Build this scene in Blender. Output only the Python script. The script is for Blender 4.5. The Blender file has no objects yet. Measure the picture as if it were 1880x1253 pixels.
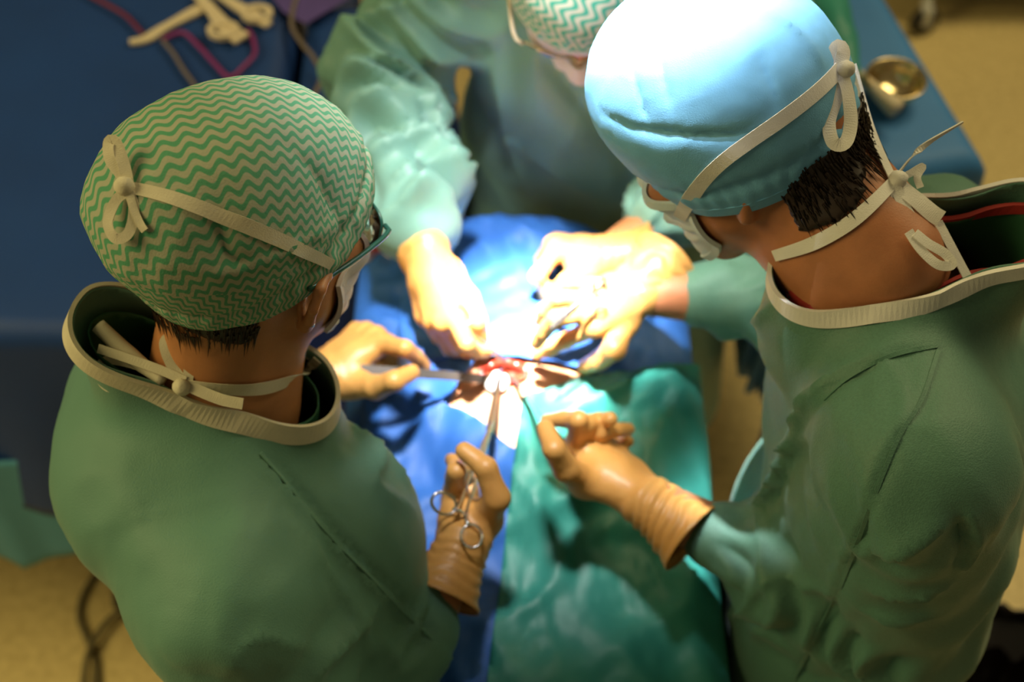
import bpy, bmesh, math, random
import numpy as np
from mathutils import Vector, Matrix
from mathutils.bvhtree import BVHTree

random.seed(7); np.random.seed(7)
scene = bpy.context.scene
COL = scene.collection

# ------------------------------------------------------------------ camera
W_PX, H_PX, F_PX = 1880.0, 1253.0, 2611.0
PITCH = math.radians(52.0); CAM_Z = 2.40
CAM = np.array([0.0, 0.0, CAM_Z])
FW = np.array([0, math.cos(PITCH), -math.sin(PITCH)])
UPV = np.array([0, math.sin(PITCH), math.cos(PITCH)])
RT = np.array([1.0, 0, 0])
cd = bpy.data.cameras.new('camera'); cam = bpy.data.objects.new('camera', cd); COL.objects.link(cam)
cd.sensor_width = 36.0; cd.lens = 36.0 * F_PX / W_PX
cam.location = CAM; cam.rotation_euler = (math.pi/2 - PITCH, 0, 0)
cd.clip_start = 0.05
cd.dof.use_dof = True; cd.dof.focus_distance = 1.13; cd.dof.aperture_fstop = 3.6
scene.camera = cam

# ------------------------------------------------------------------ light
scene.view_settings.view_transform = 'Standard'; scene.view_settings.look = 'None'
scene.view_settings.exposure = 0.0; scene.view_settings.gamma = 1.0
scene.view_settings.use_curve_mapping = False
world = bpy.data.worlds.new('world'); scene.world = world; world.use_nodes = True
bg = world.node_tree.nodes['Background']
bg.inputs['Color'].default_value = (1.0, 0.82, 0.45, 1); bg.inputs['Strength'].default_value = 0.105

def spot(name, loc, target, power, size, blend, radius, color):
    d = bpy.data.lights.new(name, 'SPOT'); o = bpy.data.objects.new(name, d); COL.objects.link(o)
    d.energy = power; d.spot_size = math.radians(size); d.spot_blend = blend
    d.shadow_soft_size = radius; d.color = color
    o.location = loc
    o.rotation_euler = (Vector(target) - Vector(loc)).to_track_quat('-Z', 'Y').to_euler()
    return o
def area(name, loc, target, power, sx, sy, color):
    d = bpy.data.lights.new(name, 'AREA'); o = bpy.data.objects.new(name, d); COL.objects.link(o)
    d.shape = 'RECTANGLE'; d.size = sx; d.size_y = sy; d.energy = power; d.color = color
    o.location = loc
    o.rotation_euler = (Vector(target) - Vector(loc)).to_track_quat('-Z', 'Y').to_euler()
    return o
# main surgical lamp over the incision, second lamp head from the far left, warm ceiling panels
spot('surgical_lamp_light', (-0.05, 1.04, 2.75), (0.032, 1.062, 1.04), 3300, 9.2, 0.85, 0.07, (1.0, 0.97, 0.92))
spot('surgical_lamp_spill', (-0.05, 1.04, 2.75), (0.0, 1.06, 1.04), 330, 27, 1.0, 0.09, (1.0, 0.97, 0.92))
spot('second_lamp_light', (-0.27, 1.30, 2.85), (0.142, 0.975, 1.62), 2300, 8.8, 0.65, 0.05, (0.93, 0.97, 1.0))
area('ceiling_light', (-2.3, 0.55, 2.9), (-0.4, 0.8, 0.9), 46, 1.4, 1.4, (1.0, 0.81, 0.34))
area('ceiling_light', (1.6, 2.2, 3.3), (0.6, 1.4, 0.5), 44, 1.6, 1.0, (1.0, 0.82, 0.42))

# ------------------------------------------------------------------ geometry helpers
def ray(u, v):
    return FW + RT*((u - W_PX/2)/F_PX) + UPV*((H_PX/2 - v)/F_PX)
def P(u, v, t): return CAM + ray(u, v)*t
def Pz(u, v, z):
    d = ray(u, v); return CAM + d*((z - CAM_Z)/d[2])
def chain(p0, pts, lens):
    """joints of a finger: directions seen in the view, bone lengths fixed; s=+1 bends away, -1 towards"""
    out = [np.array(p0, float)]
    for (u, v, s), L in zip(pts, lens):
        d = ray(u, v); o = out[-1] - CAM
        a = d@d; b = -2*(d@o); c = o@o - L*L
        disc = b*b - 4*a*c
        if disc < 0:
            t = -b/(2*a); q = CAM + d*t; q = out[-1] + (q-out[-1])/np.linalg.norm(q-out[-1])*L
        else:
            q = CAM + d*((-b + s*math.sqrt(disc))/(2*a))
        out.append(q)
    return out
def nrm(v): v = np.asarray(v, float); return v/np.linalg.norm(v)

def _hash(ix, iy, iz, seed):
    h = (ix*374761393 + iy*668265263 + iz*1274126177 + seed*974711) & 0xffffffff
    h = ((h ^ (h >> 13))*1103515245) & 0xffffffff
    h = ((h ^ (h >> 16))*2246822519) & 0xffffffff
    h = h ^ (h >> 15)
    return (h & 0xffffff)/float(0x7fffff) - 1.0
def noise(p, seed=0):
    p = np.asarray(p, float); i = np.floor(p).astype(np.int64); f = p - i
    w = f*f*f*(f*(f*6-15)+10)
    r = 0
    for dx in (0, 1):
        wx = w[:, 0] if dx else 1-w[:, 0]
        for dy in (0, 1):
            wy = w[:, 1] if dy else 1-w[:, 1]
            for dz in (0, 1):
                wz = w[:, 2] if dz else 1-w[:, 2]
                r = r + wx*wy*wz*_hash(i[:, 0]+dx, i[:, 1]+dy, i[:, 2]+dz, seed)
    return r
def fbm(p, seed=0, octv=3):
    a, r = 1.0, 0
    for k in range(octv):
        r = r + a*noise(np.asarray(p)*(2.03**k), seed+k*17); a *= .5
    return r
def ridged(p, seed=0, octv=2):
    a, r = 1.0, 0
    for k in range(octv):
        r = r + a*(0.45-np.abs(noise(np.asarray(p)*(2.1**k), seed+k*31))); a *= .45
    return r
def sstep(a, b, x):
    t = np.clip((x-a)/(b-a), 0, 1); return t*t*(3-2*t)

# --- signed distance shapes
def cone(a, b, r1, r2):
    a = np.asarray(a, float); b = np.asarray(b, float); ab = b-a; L = max(ab@ab, 1e-12)
    def f(p):
        q = p-a; t = q@(ab/L); np.minimum(t, 1, out=t); np.maximum(t, 0, out=t)
        q -= t[:, None]*ab
        return np.sqrt(np.einsum('ij,ij->i', q, q)) - (r1+(r2-r1)*t)
    return f
def bounded(f, c, r, margin=.06):
    """evaluate f only near its own ball; elsewhere the distance to the ball is enough"""
    c = np.asarray(c, float)
    def g(p):
        q = p-c; d = np.sqrt(np.einsum('ij,ij->i', q, q))-r
        m = d < margin
        if m.any(): d[m] = f(p[m])
        return d
    return g
def ell(c, r, R=None):
    c = np.asarray(c, float); r = np.asarray(r, float)
    def f(p):
        q = p-c
        if R is not None: q = q@R
        a = q/r; k0 = np.sqrt(np.einsum('ij,ij->i', a, a)); a /= r; k1 = np.sqrt(np.einsum('ij,ij->i', a, a))+1e-9
        return k0*(k0-1)/k1
    return f
def path(pts, radii, k=0.004):
    return U(k, *[cone(pts[i], pts[i+1], radii[i], radii[i+1]) for i in range(len(pts)-1)])
def smin(a, b, k):
    if k <= 0: return np.minimum(a, b)
    h = np.maximum(k-np.abs(a-b), 0)/k
    return np.minimum(a, b) - h*h*k*.25
def U(k, *fs):
    def f(p):
        d = fs[0](p)
        for g in fs[1:]: d = smin(d, g(p), k)
        return d
    return f
def sub(f, g, k=0.004):
    return lambda p: -smin(-f(p), g(p), k)
def local(f, O, R):   # R columns = local axes in world
    O = np.asarray(O, float)
    return lambda p: f((p-O)@R)

def axis(lo, hi, h, fine=None):
    if fine is None: return np.arange(lo, hi+h, h)
    flo, fhi, hf = fine
    a = np.arange(flo, lo-h, -h)[::-1] if flo > lo else np.array([flo])
    b = np.arange(flo+hf, fhi, hf)
    c = np.arange(b[-1]+h, hi+h, h) if hi > b[-1] else np.array([])
    return np.concatenate([a, b, c])

def sdf_mesh(f, lo, hi, h, fine=None, project=2):
    ax = [axis(lo[i], hi[i], h, None if fine is None else (fine[0][i], fine[1][i], fine[2])) for i in range(3)]
    xs, ys, zs = ax; n = [len(a) for a in ax]; B = 4
    ci = [np.unique(np.append(np.arange(0, m, B), m-1)) for m in n]
    g = np.stack(np.meshgrid(*[ax[i][ci[i]] for i in range(3)], indexing='ij'), -1).reshape(-1, 3)
    Fc = f(g).reshape([len(c) for c in ci])
    dif = [np.diff(ax[i][ci[i]]) for i in range(3)]
    diag = np.sqrt(dif[0][:, None, None]**2 + dif[1][None, :, None]**2 + dif[2][None, None, :]**2)
    A = np.abs(Fc); m = A[:-1, :-1, :-1]
    for d in np.ndindex(2, 2, 2):
        m = np.minimum(m, A[d[0]:A.shape[0]-1+d[0], d[1]:A.shape[1]-1+d[1], d[2]:A.shape[2]-1+d[2]])
    act = m < diag*1.15
    reps = [np.diff(c) for c in ci]
    mask = np.zeros(n, bool); F = np.empty(n)
    up = act; upf = Fc[:-1, :-1, :-1]
    for k in range(3):
        up = np.repeat(up, reps[k], axis=k); upf = np.repeat(upf, reps[k], axis=k)
    F[:-1, :-1, :-1] = upf
    F[-1] = F[-2]; F[:, -1] = F[:, -2]; F[:, :, -1] = F[:, :, -2]
    for d in np.ndindex(2, 2, 2):
        mask[d[0]:n[0]-1+d[0], d[1]:n[1]-1+d[1], d[2]:n[2]-1+d[2]] |= up
    I, J, K = np.nonzero(mask)
    F[I, J, K] = f(np.stack([xs[I], ys[J], zs[K]], 1))
    S = F < 0
    cnt = sum(S[d[0]:n[0]-1+d[0], d[1]:n[1]-1+d[1], d[2]:n[2]-1+d[2]].astype(np.int8) for d in np.ndindex(2, 2, 2))
    I, J, K = np.nonzero((cnt > 0) & (cnt < 8))
    idx = -np.ones([m-1 for m in n], np.int64); idx[I, J, K] = np.arange(len(I))
    pos = np.zeros((len(I), 3)); num = np.zeros(len(I))
    cor = list(np.ndindex(2, 2, 2))
    for a in cor:
        for k in range(3):
            if a[k] == 1: continue
            b = list(a); b[k] = 1
            fa = F[I+a[0], J+a[1], K+a[2]]; fb = F[I+b[0], J+b[1], K+b[2]]
            x = (fa < 0) != (fb < 0)
            t = np.where(x, fa/np.where(x, fa-fb, 1), 0)
            pa = np.stack([xs[I+a[0]], ys[J+a[1]], zs[K+a[2]]], 1); pb = np.stack([xs[I+b[0]], ys[J+b[1]], zs[K+b[2]]], 1)
            pos += np.where(x[:, None], pa + t[:, None]*(pb-pa), 0); num += x
    V = pos/num[:, None]
    faces = []
    for k in range(3):
        o = [(1, 2), (2, 0), (0, 1)][k]
        s0 = [slice(None)]*3; s1 = [slice(None)]*3
        s0[k] = slice(0, -1); s1[k] = slice(1, None)
        for q in o: s0[q] = slice(1, -1); s1[q] = slice(1, -1)
        a = S[tuple(s0)]; b = S[tuple(s1)]
        c = np.stack(np.nonzero(a != b), 1)
        ins = a[tuple(c.T)]
        for q in o: c[:, q] += 1
        e = np.zeros((4, 3), int); e[1, o[0]] = -1; e[2, o[0]] = -1; e[2, o[1]] = -1; e[3, o[1]] = -1
        quad = np.stack([idx[tuple((c+e[j]).T)] for j in range(4)], 1)
        quad = np.where(ins[:, None], quad, quad[:, ::-1])
        faces.append(quad[(quad >= 0).all(1)])
    Fa = np.concatenate(faces)
    for _ in range(project):
        N, val = grad(f, V)
        V = V - N*np.clip(val, -h*.6, h*.6)[:, None]
    return V, Fa
def grad(f, V, e=6e-4):
    g = np.zeros_like(V); val = 0
    for d in ((1, 1, 1), (1, -1, -1), (-1, 1, -1), (-1, -1, 1)):
        d = np.array(d, float); w = f(V+d*e*.577); g += w[:, None]*d; val = val+w*.25
    L = np.linalg.norm(g, axis=1, keepdims=True)+1e-12
    return g/L, val

# --- objects
def link(name, me, mat=None, parent=None, smooth=True):
    o = bpy.data.objects.new(name, me); COL.objects.link(o)
    if mat: me.materials.append(mat)
    if smooth: me.polygons.foreach_set('use_smooth', np.ones(len(me.polygons), bool))
    if parent is not None: o.parent = parent
    return o
def mesh(name, V, Fs, mat=None, parent=None, smooth=True):
    me = bpy.data.meshes.new(name)
    me.from_pydata(np.asarray(V).tolist(), [], Fs.tolist() if isinstance(Fs, np.ndarray) else Fs); me.update()
    return link(name, me, mat, parent, smooth)
def tag(o, label, cat, group=None, kind=None):
    o['label'] = label
    if cat: o['category'] = cat
    if group: o['group'] = group
    if kind: o['kind'] = kind
    return o
def empty(name, loc=(0, 0, 0)):
    o = bpy.data.objects.new(name, None); COL.objects.link(o); o.location = loc; return o
def cut(o, planes):
    """planes: (point, normal, seed or None): removes what lies on the normal's side (only the piece joined to the seed, if given)"""
    bm = bmesh.new(); bm.from_mesh(o.data)
    for co, no, seed, *lim in planes:
        co_, no_ = Vector(co), Vector(no).normalized()
        bmesh.ops.bisect_plane(bm, geom=bm.verts[:]+bm.edges[:]+bm.faces[:], plane_co=co_, plane_no=no_, dist=1e-6)
        up = {f: f.calc_center_median() for f in bm.faces}
        up = {f: c for f, c in up.items() if (c-co_).dot(no_) > 0 and (not lim or (c-co_-no_*((c-co_).dot(no_))).length < lim[0])}
        if seed is None: kill = list(up)
        else:
            sd = Vector(seed); start = min(up, key=lambda f: (up[f]-sd).length)
            got = {start}; todo = [start]
            while todo:
                f = todo.pop()
                for e in f.edges:
                    for g in e.link_faces:
                        if g in up and g not in got: got.add(g); todo.append(g)
            kill = list(got)
        bmesh.ops.delete(bm, geom=kill, context='FACES')
    loose = [v for v in bm.verts if not v.link_faces]
    bmesh.ops.delete(bm, geom=loose, context='VERTS')
    bm.to_mesh(o.data); bm.free(); o.data.update()
def boundary(o, c, r):
    bm = bmesh.new(); bm.from_mesh(o.data); c = Vector(c)
    es = [e for e in bm.edges if len(e.link_faces) == 1 and (e.verts[0].co-c).length < r and (e.verts[1].co-c).length < r]
    nb = {}
    for e in es:
        a, b = e.verts[0].index, e.verts[1].index
        nb.setdefault(a, []).append(b); nb.setdefault(b, []).append(a)
    best = []
    seen = set()
    for s in nb:
        if s in seen: continue
        loop = [s]; seen.add(s); cur = s
        while True:
            nx = [q for q in nb[cur] if q not in seen]
            if not nx: break
            cur = nx[0]; seen.add(cur); loop.append(cur)
        if len(loop) > len(best): best = loop
    bm.verts.ensure_lookup_table()
    pts = np.array([bm.verts[i].co[:] for i in best]); nor = np.array([bm.verts[i].normal[:] for i in best])
    bm.free(); return pts, nor
def bvh_of(*objs):
    V = []; Fa = []; n = 0
    for o in objs:
        me = o.data
        co = np.empty(len(me.vertices)*3); me.vertices.foreach_get('co', co); V += co.reshape(-1, 3).tolist()
        Fa += [[i+n for i in p.vertices] for p in me.polygons]; n = len(V)
    return BVHTree.FromPolygons(V, Fa)
def cast(bvh, u, v):
    d = ray(u, v); h = bvh.ray_cast(Vector(CAM), Vector(d))
    if h[0] is None: return None, None
    nn = np.array(h[1]); nn = nn if nn@d < 0 else -nn
    return np.array(h[0]), nn
def spline(pts, n):
    pts = np.asarray(pts, float); m = len(pts)
    if m == 2: return pts[0] + np.linspace(0, 1, n)[:, None]*(pts[1]-pts[0])
    d = np.concatenate([[0], np.cumsum(np.linalg.norm(np.diff(pts, axis=0), axis=1)+1e-9)])
    t = np.linspace(0, d[-1], n); ext = np.vstack([2*pts[0]-pts[1], pts, 2*pts[-1]-pts[-2]])
    out = []
    for q in t:
        i = min(max(np.searchsorted(d, q)-1, 0), m-2); s = (q-d[i])/(d[i+1]-d[i])
        p0, p1, p2, p3 = ext[i:i+4]
        out.append(.5*((2*p1)+(-p0+p2)*s+(2*p0-5*p1+4*p2-p3)*s*s+(-p0+3*p1-3*p2+p3)*s**3))
    return np.array(out)
def tube(name, pts, r, mat, parent=None, n=None, sides=10, caps=True):
    n = n or max(6, len(pts)*6)
    c = spline(pts, n); rr = np.interp(np.linspace(0, 1, n), np.linspace(0, 1, len(np.atleast_1d(r))), np.atleast_1d(r))
    T = np.gradient(c, axis=0); T /= np.linalg.norm(T, axis=1, keepdims=True)+1e-12
    a = np.cross(T[0], [0, 0, 1.0]);
    if np.linalg.norm(a) < .1: a = np.cross(T[0], [1.0, 0, 0])
    a = nrm(a); V = []
    for i in range(n):
        a = nrm(a - T[i]*(a@T[i])); b = np.cross(T[i], a)
        for k in range(sides):
            w = 2*math.pi*k/sides; V.append(c[i] + rr[i]*(a*math.cos(w)+b*math.sin(w)))
    Fa = [[i*sides+k, i*sides+(k+1) % sides, (i+1)*sides+(k+1) % sides, (i+1)*sides+k] for i in range(n-1) for k in range(sides)]
    if caps: Fa += [list(range(sides))[::-1], [(n-1)*sides+k for k in range(sides)]]
    return mesh(name, V, Fa, mat, parent)
def strip(name, pts, normals, width, mat, parent=None, thick=.0012, n=None, closed=False):
    """flat woven tape along pts, lying on normals"""
    n = n or max(8, len(pts)*4)
    if closed: pts = list(pts)+[pts[0]]; normals = list(normals)+[normals[0]]
    c = spline(pts, n); m = spline(normals, n)
    w = np.interp(np.linspace(0, 1, n), np.linspace(0, 1, len(np.atleast_1d(width))), np.atleast_1d(width))
    T = np.gradient(c, axis=0)
    if closed: T[0] = T[-1] = c[1]-c[-2]
    T /= np.linalg.norm(T, axis=1, keepdims=True)+1e-12
    V = []
    for i in range(n):
        s = np.cross(T[i], m[i]); s = s/(np.linalg.norm(s)+1e-9); q = np.cross(s, T[i])
        for a, b in ((-1, -1), (1, -1), (1, 1), (-1, 1)): V.append(c[i]+s*a*w[i]/2+q*b*thick/2)
    Fa = [[i*4+k, i*4+(k+1) % 4, (i+1)*4+(k+1) % 4, (i+1)*4+k] for i in range(n-1) for k in range(4)]
    if not closed: Fa += [[3, 2, 1, 0], [(n-1)*4+k for k in range(4)]]
    return mesh(name, V, Fa, mat, parent, smooth=False)
def tape_on(name, bvh, px, width, mat, parent, off=.003, step=14, smooth=3):
    px = np.asarray(px, float); L = np.linalg.norm(np.diff(px, axis=0), axis=1).sum()
    q = spline(px, max(4, int(L/step))); pts = []; nor = []
    for u, v in q:
        h, nn = cast(bvh, u, v)
        if h is None: continue
        pts.append(h+nn*off); nor.append(nn)
    pts = np.array(pts); nor = np.array(nor)
    for _ in range(smooth):
        pts[1:-1] = (pts[:-2]+2*pts[1:-1]+pts[2:])/4; nor[1:-1] = (nor[:-2]+2*nor[1:-1]+nor[2:])/4
    nor /= np.linalg.norm(nor, axis=1, keepdims=True)
    return strip(name, pts, nor, width, mat, parent, n=len(pts)*2)
def box_bm(bm, c, s, R=None, bevel=0):
    r = bmesh.ops.create_cube(bm, size=1)
    M = Matrix.Translation(Vector(c)) @ (R.to_4x4() if R else Matrix()) @ Matrix.Diagonal((*s, 1))
    bmesh.ops.transform(bm, matrix=M, verts=r['verts'])
    if bevel:
        es = list({e for v in r['verts'] for e in v.link_edges})
        bmesh.ops.bevel(bm, geom=es, offset=bevel, segments=2, affect='EDGES', profile=.5)
def boxes(name, items, mat, parent=None, bevel=.004):
    bm = bmesh.new()
    for c, s in items: box_bm(bm, c, s, None, bevel)
    me = bpy.data.meshes.new(name); bm.to_mesh(me); bm.free()
    return link(name, me, mat, parent, smooth=False)
def lathe(name, prof, loc, mat, parent=None, seg=40, R=None):
    V = []; n = len(prof)
    for k in range(seg):
        a = 2*math.pi*k/seg
        for r, z in prof:
            q = np.array([r*math.cos(a), r*math.sin(a), z])
            if R is not None: q = R@q
            V.append(q+np.array(loc))
    Fa = [[k*n+i, ((k+1) % seg)*n+i, ((k+1) % seg)*n+i+1, k*n+i+1] for k in range(seg) for i in range(n-1)]
    return mesh(name, V, Fa, mat, parent)
def solid(o, t, off=0):
    m = o.modifiers.new('thickness', 'SOLIDIFY'); m.thickness = t; m.offset = off; return o
def subd(o, l=1):
    m = o.modifiers.new('smooth', 'SUBSURF'); m.levels = l; m.render_levels = l; return o

# ------------------------------------------------------------------ materials
def material(name, color, rough=.6, var=.0, scale=30, bump=.0, bscale=200, metal=0, spec=.5, sheen=0, trans=0, sss=0, coat=0, var2=None, crumple=0, cscale=9):
    m = bpy.data.materials.new(name); m.use_nodes = True; nt = m.node_tree; b = nt.nodes['Principled BSDF']
    b.inputs['Base Color'].default_value = (*color, 1); b.inputs['Roughness'].default_value = rough
    b.inputs['Metallic'].default_value = metal; b.inputs['Specular IOR Level'].default_value = spec
    b.inputs['Sheen Weight'].default_value = sheen; b.inputs['Transmission Weight'].default_value = trans
    b.inputs['Coat Weight'].default_value = coat
    if sss:
        b.inputs['Subsurface Weight'].default_value = sss; b.inputs['Subsurface Radius'].default_value = (.012, .005, .003)
        b.inputs['Subsurface Scale'].default_value = .6
    tc = nt.nodes.new('ShaderNodeTexCoord')
    if var:
        n = nt.nodes.new('ShaderNodeTexNoise'); n.inputs['Scale'].default_value = scale; n.inputs['Detail'].default_value = 5
        nt.links.new(tc.outputs['Object'], n.inputs['Vector'])
        r = nt.nodes.new('ShaderNodeValToRGB'); c = np.array(color)
        lo = np.clip(c*(1-var), 0, 1) if var2 is None else np.array(var2)
        r.color_ramp.elements[0].color = (*lo, 1); r.color_ramp.elements[1].color = (*np.clip(c*(1+var*.7), 0, 1), 1)
        r.color_ramp.elements[0].position = .32; r.color_ramp.elements[1].position = .68
        nt.links.new(n.outputs['Fac'], r.inputs['Fac']); nt.links.new(r.outputs['Color'], b.inputs['Base Color'])
    if bump:
        n2 = nt.nodes.new('ShaderNodeTexNoise'); n2.inputs['Scale'].default_value = bscale; n2.inputs['Detail'].default_value = 3
        nt.links.new(tc.outputs['Object'], n2.inputs['Vector'])
        bp = nt.nodes.new('ShaderNodeBump'); bp.inputs['Strength'].default_value = bump; bp.inputs['Distance'].default_value = .002
        nt.links.new(n2.outputs['Fac'], bp.inputs['Height']); nt.links.new(bp.outputs['Normal'], b.inputs['Normal'])
        if crumple:
            n3 = nt.nodes.new('ShaderNodeTexNoise'); n3.noise_type = 'RIDGED_MULTIFRACTAL'; n3.inputs['Scale'].default_value = cscale
            n3.inputs['Detail'].default_value = 2; n3.inputs['Distortion'].default_value = .8
            nt.links.new(tc.outputs['Object'], n3.inputs['Vector'])
            b2 = nt.nodes.new('ShaderNodeBump'); b2.inputs['Strength'].default_value = crumple; b2.inputs['Distance'].default_value = .014
            nt.links.new(n3.outputs['Fac'], b2.inputs['Height']); nt.links.new(b2.outputs['Normal'], bp.inputs['Normal'])
    return m
def zigzag_material(name, c1, c2, period, wave, amp):
    m = bpy.data.materials.new(name); m.use_nodes = True; nt = m.node_tree; b = nt.nodes['Principled BSDF']
    b.inputs['Roughness'].default_value = .8; b.inputs['Specular IOR Level'].default_value = .2
    uv = nt.nodes.new('ShaderNodeUVMap'); uv.uv_map = 'weave'
    sp = nt.nodes.new('ShaderNodeSeparateXYZ'); nt.links.new(uv.outputs['UV'], sp.inputs[0])
    def mth(op, a, bb=None):
        n = nt.nodes.new('ShaderNodeMath'); n.operation = op
        for i, x in enumerate((a, bb)):
            if x is None: continue
            if isinstance(x, (int, float)): n.inputs[i].default_value = x
            else: nt.links.new(x, n.inputs[i])
        return n.outputs[0]
    tri = mth('SINE', mth('MULTIPLY', sp.outputs['X'], 2*math.pi/wave))
    ph = mth('ADD', mth('MULTIPLY', tri, amp/2), sp.outputs['Y'])
    s = mth('SINE', mth('MULTIPLY', ph, 2*math.pi/period))
    r = nt.nodes.new('ShaderNodeValToRGB'); r.color_ramp.elements[0].position = .30; r.color_ramp.elements[1].position = .62
    r.color_ramp.elements[0].color = (*c1, 1); r.color_ramp.elements[1].color = (*c2, 1)
    nt.links.new(mth('ADD', mth('MULTIPLY', s, .5), .5), r.inputs['Fac']); nt.links.new(r.outputs['Color'], b.inputs['Base Color'])
    n2 = nt.nodes.new('ShaderNodeTexNoise'); n2.inputs['Scale'].default_value = 500
    tc = nt.nodes.new('ShaderNodeTexCoord'); nt.links.new(tc.outputs['Object'], n2.inputs['Vector'])
    bp = nt.nodes.new('ShaderNodeBump'); bp.inputs['Strength'].default_value = .35; bp.inputs['Distance'].default_value = .001
    nt.links.new(n2.outputs['Fac'], bp.inputs['Height']); nt.links.new(bp.outputs['Normal'], b.inputs['Normal'])
    return m

M = {
 'floor': material('speckled_vinyl', (.80, .63, .29), .45, .16, 60, .0, var2=(.68, .52, .22)),
 'gown': material('teal_gown_fabric', (.108, .255, .190), .62, .06, 6, .22, 700, sheen=.1, crumple=.22, cscale=8),
 'gown_b': material('shaded_dotted_teal_gown_fabric', (.078, .195, .140), .60, .10, 420, .3, 700, sheen=.1, crumple=.22, cscale=8),  # dotted cloth; base also darkened to carry the shade on the right surgeon
 'gown_far': material('pale_teal_gown_fabric', (.145, .31, .265), .50, .06, 6, .1, 500, sheen=.1, crumple=.25, cscale=7),
 'blue': material('blue_drape_fabric', (.022, .115, .42), .6, .10, 9, .15, 500, crumple=.5, cscale=10),
 'blue_side': material('blue_table_cover', (.040, .19, .50), .6, .08, 9, .15, 500),
 'navy': material('dark_blue_table_cover', (.006, .044, .21), .6, .10, 5, .15, 400, crumple=.2, cscale=4),
 'green': material('teal_green_drape_fabric', (.028, .225, .185), .5, .10, 9, .15, 500, crumple=.6, cscale=9),
 'teal_pale': material('pale_teal_sheet', (.09, .34, .50), .6, .06, 9),
 'glove': material('tan_latex', (.62, .305, .085), .42, .06, 25, .08, 300, sss=.12),
 'skin': material('skin', (.44, .185, .070), .5, .12, 45, .10, 600, sss=.15),
 'skin_b': material('tanned_skin', (.42, .165, .075), .5, .12, 45, .10, 600, sss=.15),
 'skin_p': material('patient_skin', (.66, .33, .17), .5, .12, 40, .10, 600, sss=.15),
 'hair': material('dark_brown_hair', (.020, .010, .006), .45, .3, 120),
 'tape': material('cream_tape', (.62, .57, .42), .75, .06, 60, .2, 900),
 'tape_w': material('white_tape', (.72, .70, .66), .75, .05, 60, .2, 900),
 'mask': material('white_mask_fabric', (.66, .62, .64), .75, .04, 60, .15, 900),
 'mask_b': material('pale_blue_mask_fabric', (.62, .72, .76), .75, .04, 60, .15, 900),
 'cap_b': material('light_blue_cap_fabric', (.15, .41, .68), .7, .07, 60, .2, 900),
 'steel': material('polished_steel', (.72, .70, .68), .22, metal=1),
 'steel_dark': material('matte_grey_steel', (.075, .065, .06), .5, metal=.35),
 'gold': material('gold_plated_ring', (.90, .66, .28), .25, metal=1),
 'brass': material('yellowish_steel', (.78, .62, .34), .22, metal=1),
 'black': material('black_rubber', (.012, .010, .010), .5),
 'cream': material('cream_plastic', (.66, .56, .40), .4, .04, 30),
 'purple': material('purple_cord', (.22, .02, .16), .5),
 'red': material('dark_red_cord', (.16, .015, .04), .5),
 'grey': material('grey_cord', (.16, .13, .12), .5),
 'cable': material('olive_grey_cable', (.17, .14, .07), .5),
 'violet': material('violet_sheet', (.09, .06, .27), .6, .1, 20),
 'bag': material('dark_brown_plastic_bag', (.012, .006, .004), .18, .3, 12, coat=.4),
 'gauze': material('white_gauze', (.80, .78, .76), .9, .05, 90, .4, 700),
 'blood': material('wet_red_tissue', (.30, .025, .012), .25, .35, 60),
 'scrub': material('dark_green_scrub', (.015, .10, .045), .7, .1, 40),
 'scrub_red': material('red_neck_trim', (.30, .02, .015), .7),
 'glass': material('clear_lens', (.95, .97, .97), .05, trans=1.0),
 'frame': material('dark_green_eyeglass_frame', (.010, .07, .05), .35),
 'earring': material('silver_stud', (.8, .78, .74), .2, metal=1),
 'mat': material('dark_grey_pad', (.035, .030, .034), .6, .1, 20),
 'paint': material('grey_white_paint', (.55, .55, .50), .4),
 'under': material('table_steel', (.45, .45, .45), .4, metal=.6),
}
# gauze with blood stains (marks with a shape of their own)
def stained(name):
    m = material(name, (.80, .70, .66), .9, 0, 0, .4, 500); nt = m.node_tree; b = nt.nodes['Principled BSDF']
    n = nt.nodes.new('ShaderNodeTexNoise'); n.inputs['Scale'].default_value = 22; n.inputs['Detail'].default_value = 3
    tc = nt.nodes.new('ShaderNodeTexCoord'); nt.links.new(tc.outputs['Object'], n.inputs['Vector'])
    r = nt.nodes.new('ShaderNodeValToRGB'); e = r.color_ramp.elements
    e[0].position = .50; e[0].color = (.78, .66, .62, 1); e[1].position = .62; e[1].color = (.42, .05, .04, 1)
    nt.links.new(n.outputs['Fac'], r.inputs['Fac']); nt.links.new(r.outputs['Color'], b.inputs['Base Color'])
    return m
M['stained'] = stained('blood_stained_gauze')
M['zig_a'] = zigzag_material('green_zigzag_weave', (.085, .30, .17), (.36, .38, .28), .0086, .0140, .0050)
M['zig_c'] = zigzag_material('mint_zigzag_weave', (.07, .42, .32), (.62, .62, .55), .0120, .0220, .0100)

# ------------------------------------------------------------------ setting: floor
gx, gy = np.meshgrid(np.linspace(-4, 4, 9), np.linspace(-3, 6, 10), indexing='ij')
Vf = np.stack([gx, gy, 0*gx], -1).reshape(-1, 3)
Ff = [[i*10+j, (i+1)*10+j, (i+1)*10+j+1, i*10+j+1] for i in range(8) for j in range(9)]
fl = mesh('floor', Vf, Ff, M['floor'], smooth=False); fl['kind'] = 'structure'

wb = mesh('wall_back', [(-4, 5.9, 0), (4, 5.9, 0), (4, 5.9, 3), (-4, 5.9, 3), (-4, 6, 0), (4, 6, 0), (4, 6, 3), (-4, 6, 3)],
    [[0, 1, 2, 3], [5, 4, 7, 6], [3, 2, 6, 7], [1, 5, 6, 2], [4, 0, 3, 7]], material('pale_wall_paint', (.60, .58, .50), .7), smooth=False); wb['kind'] = 'structure'
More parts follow.
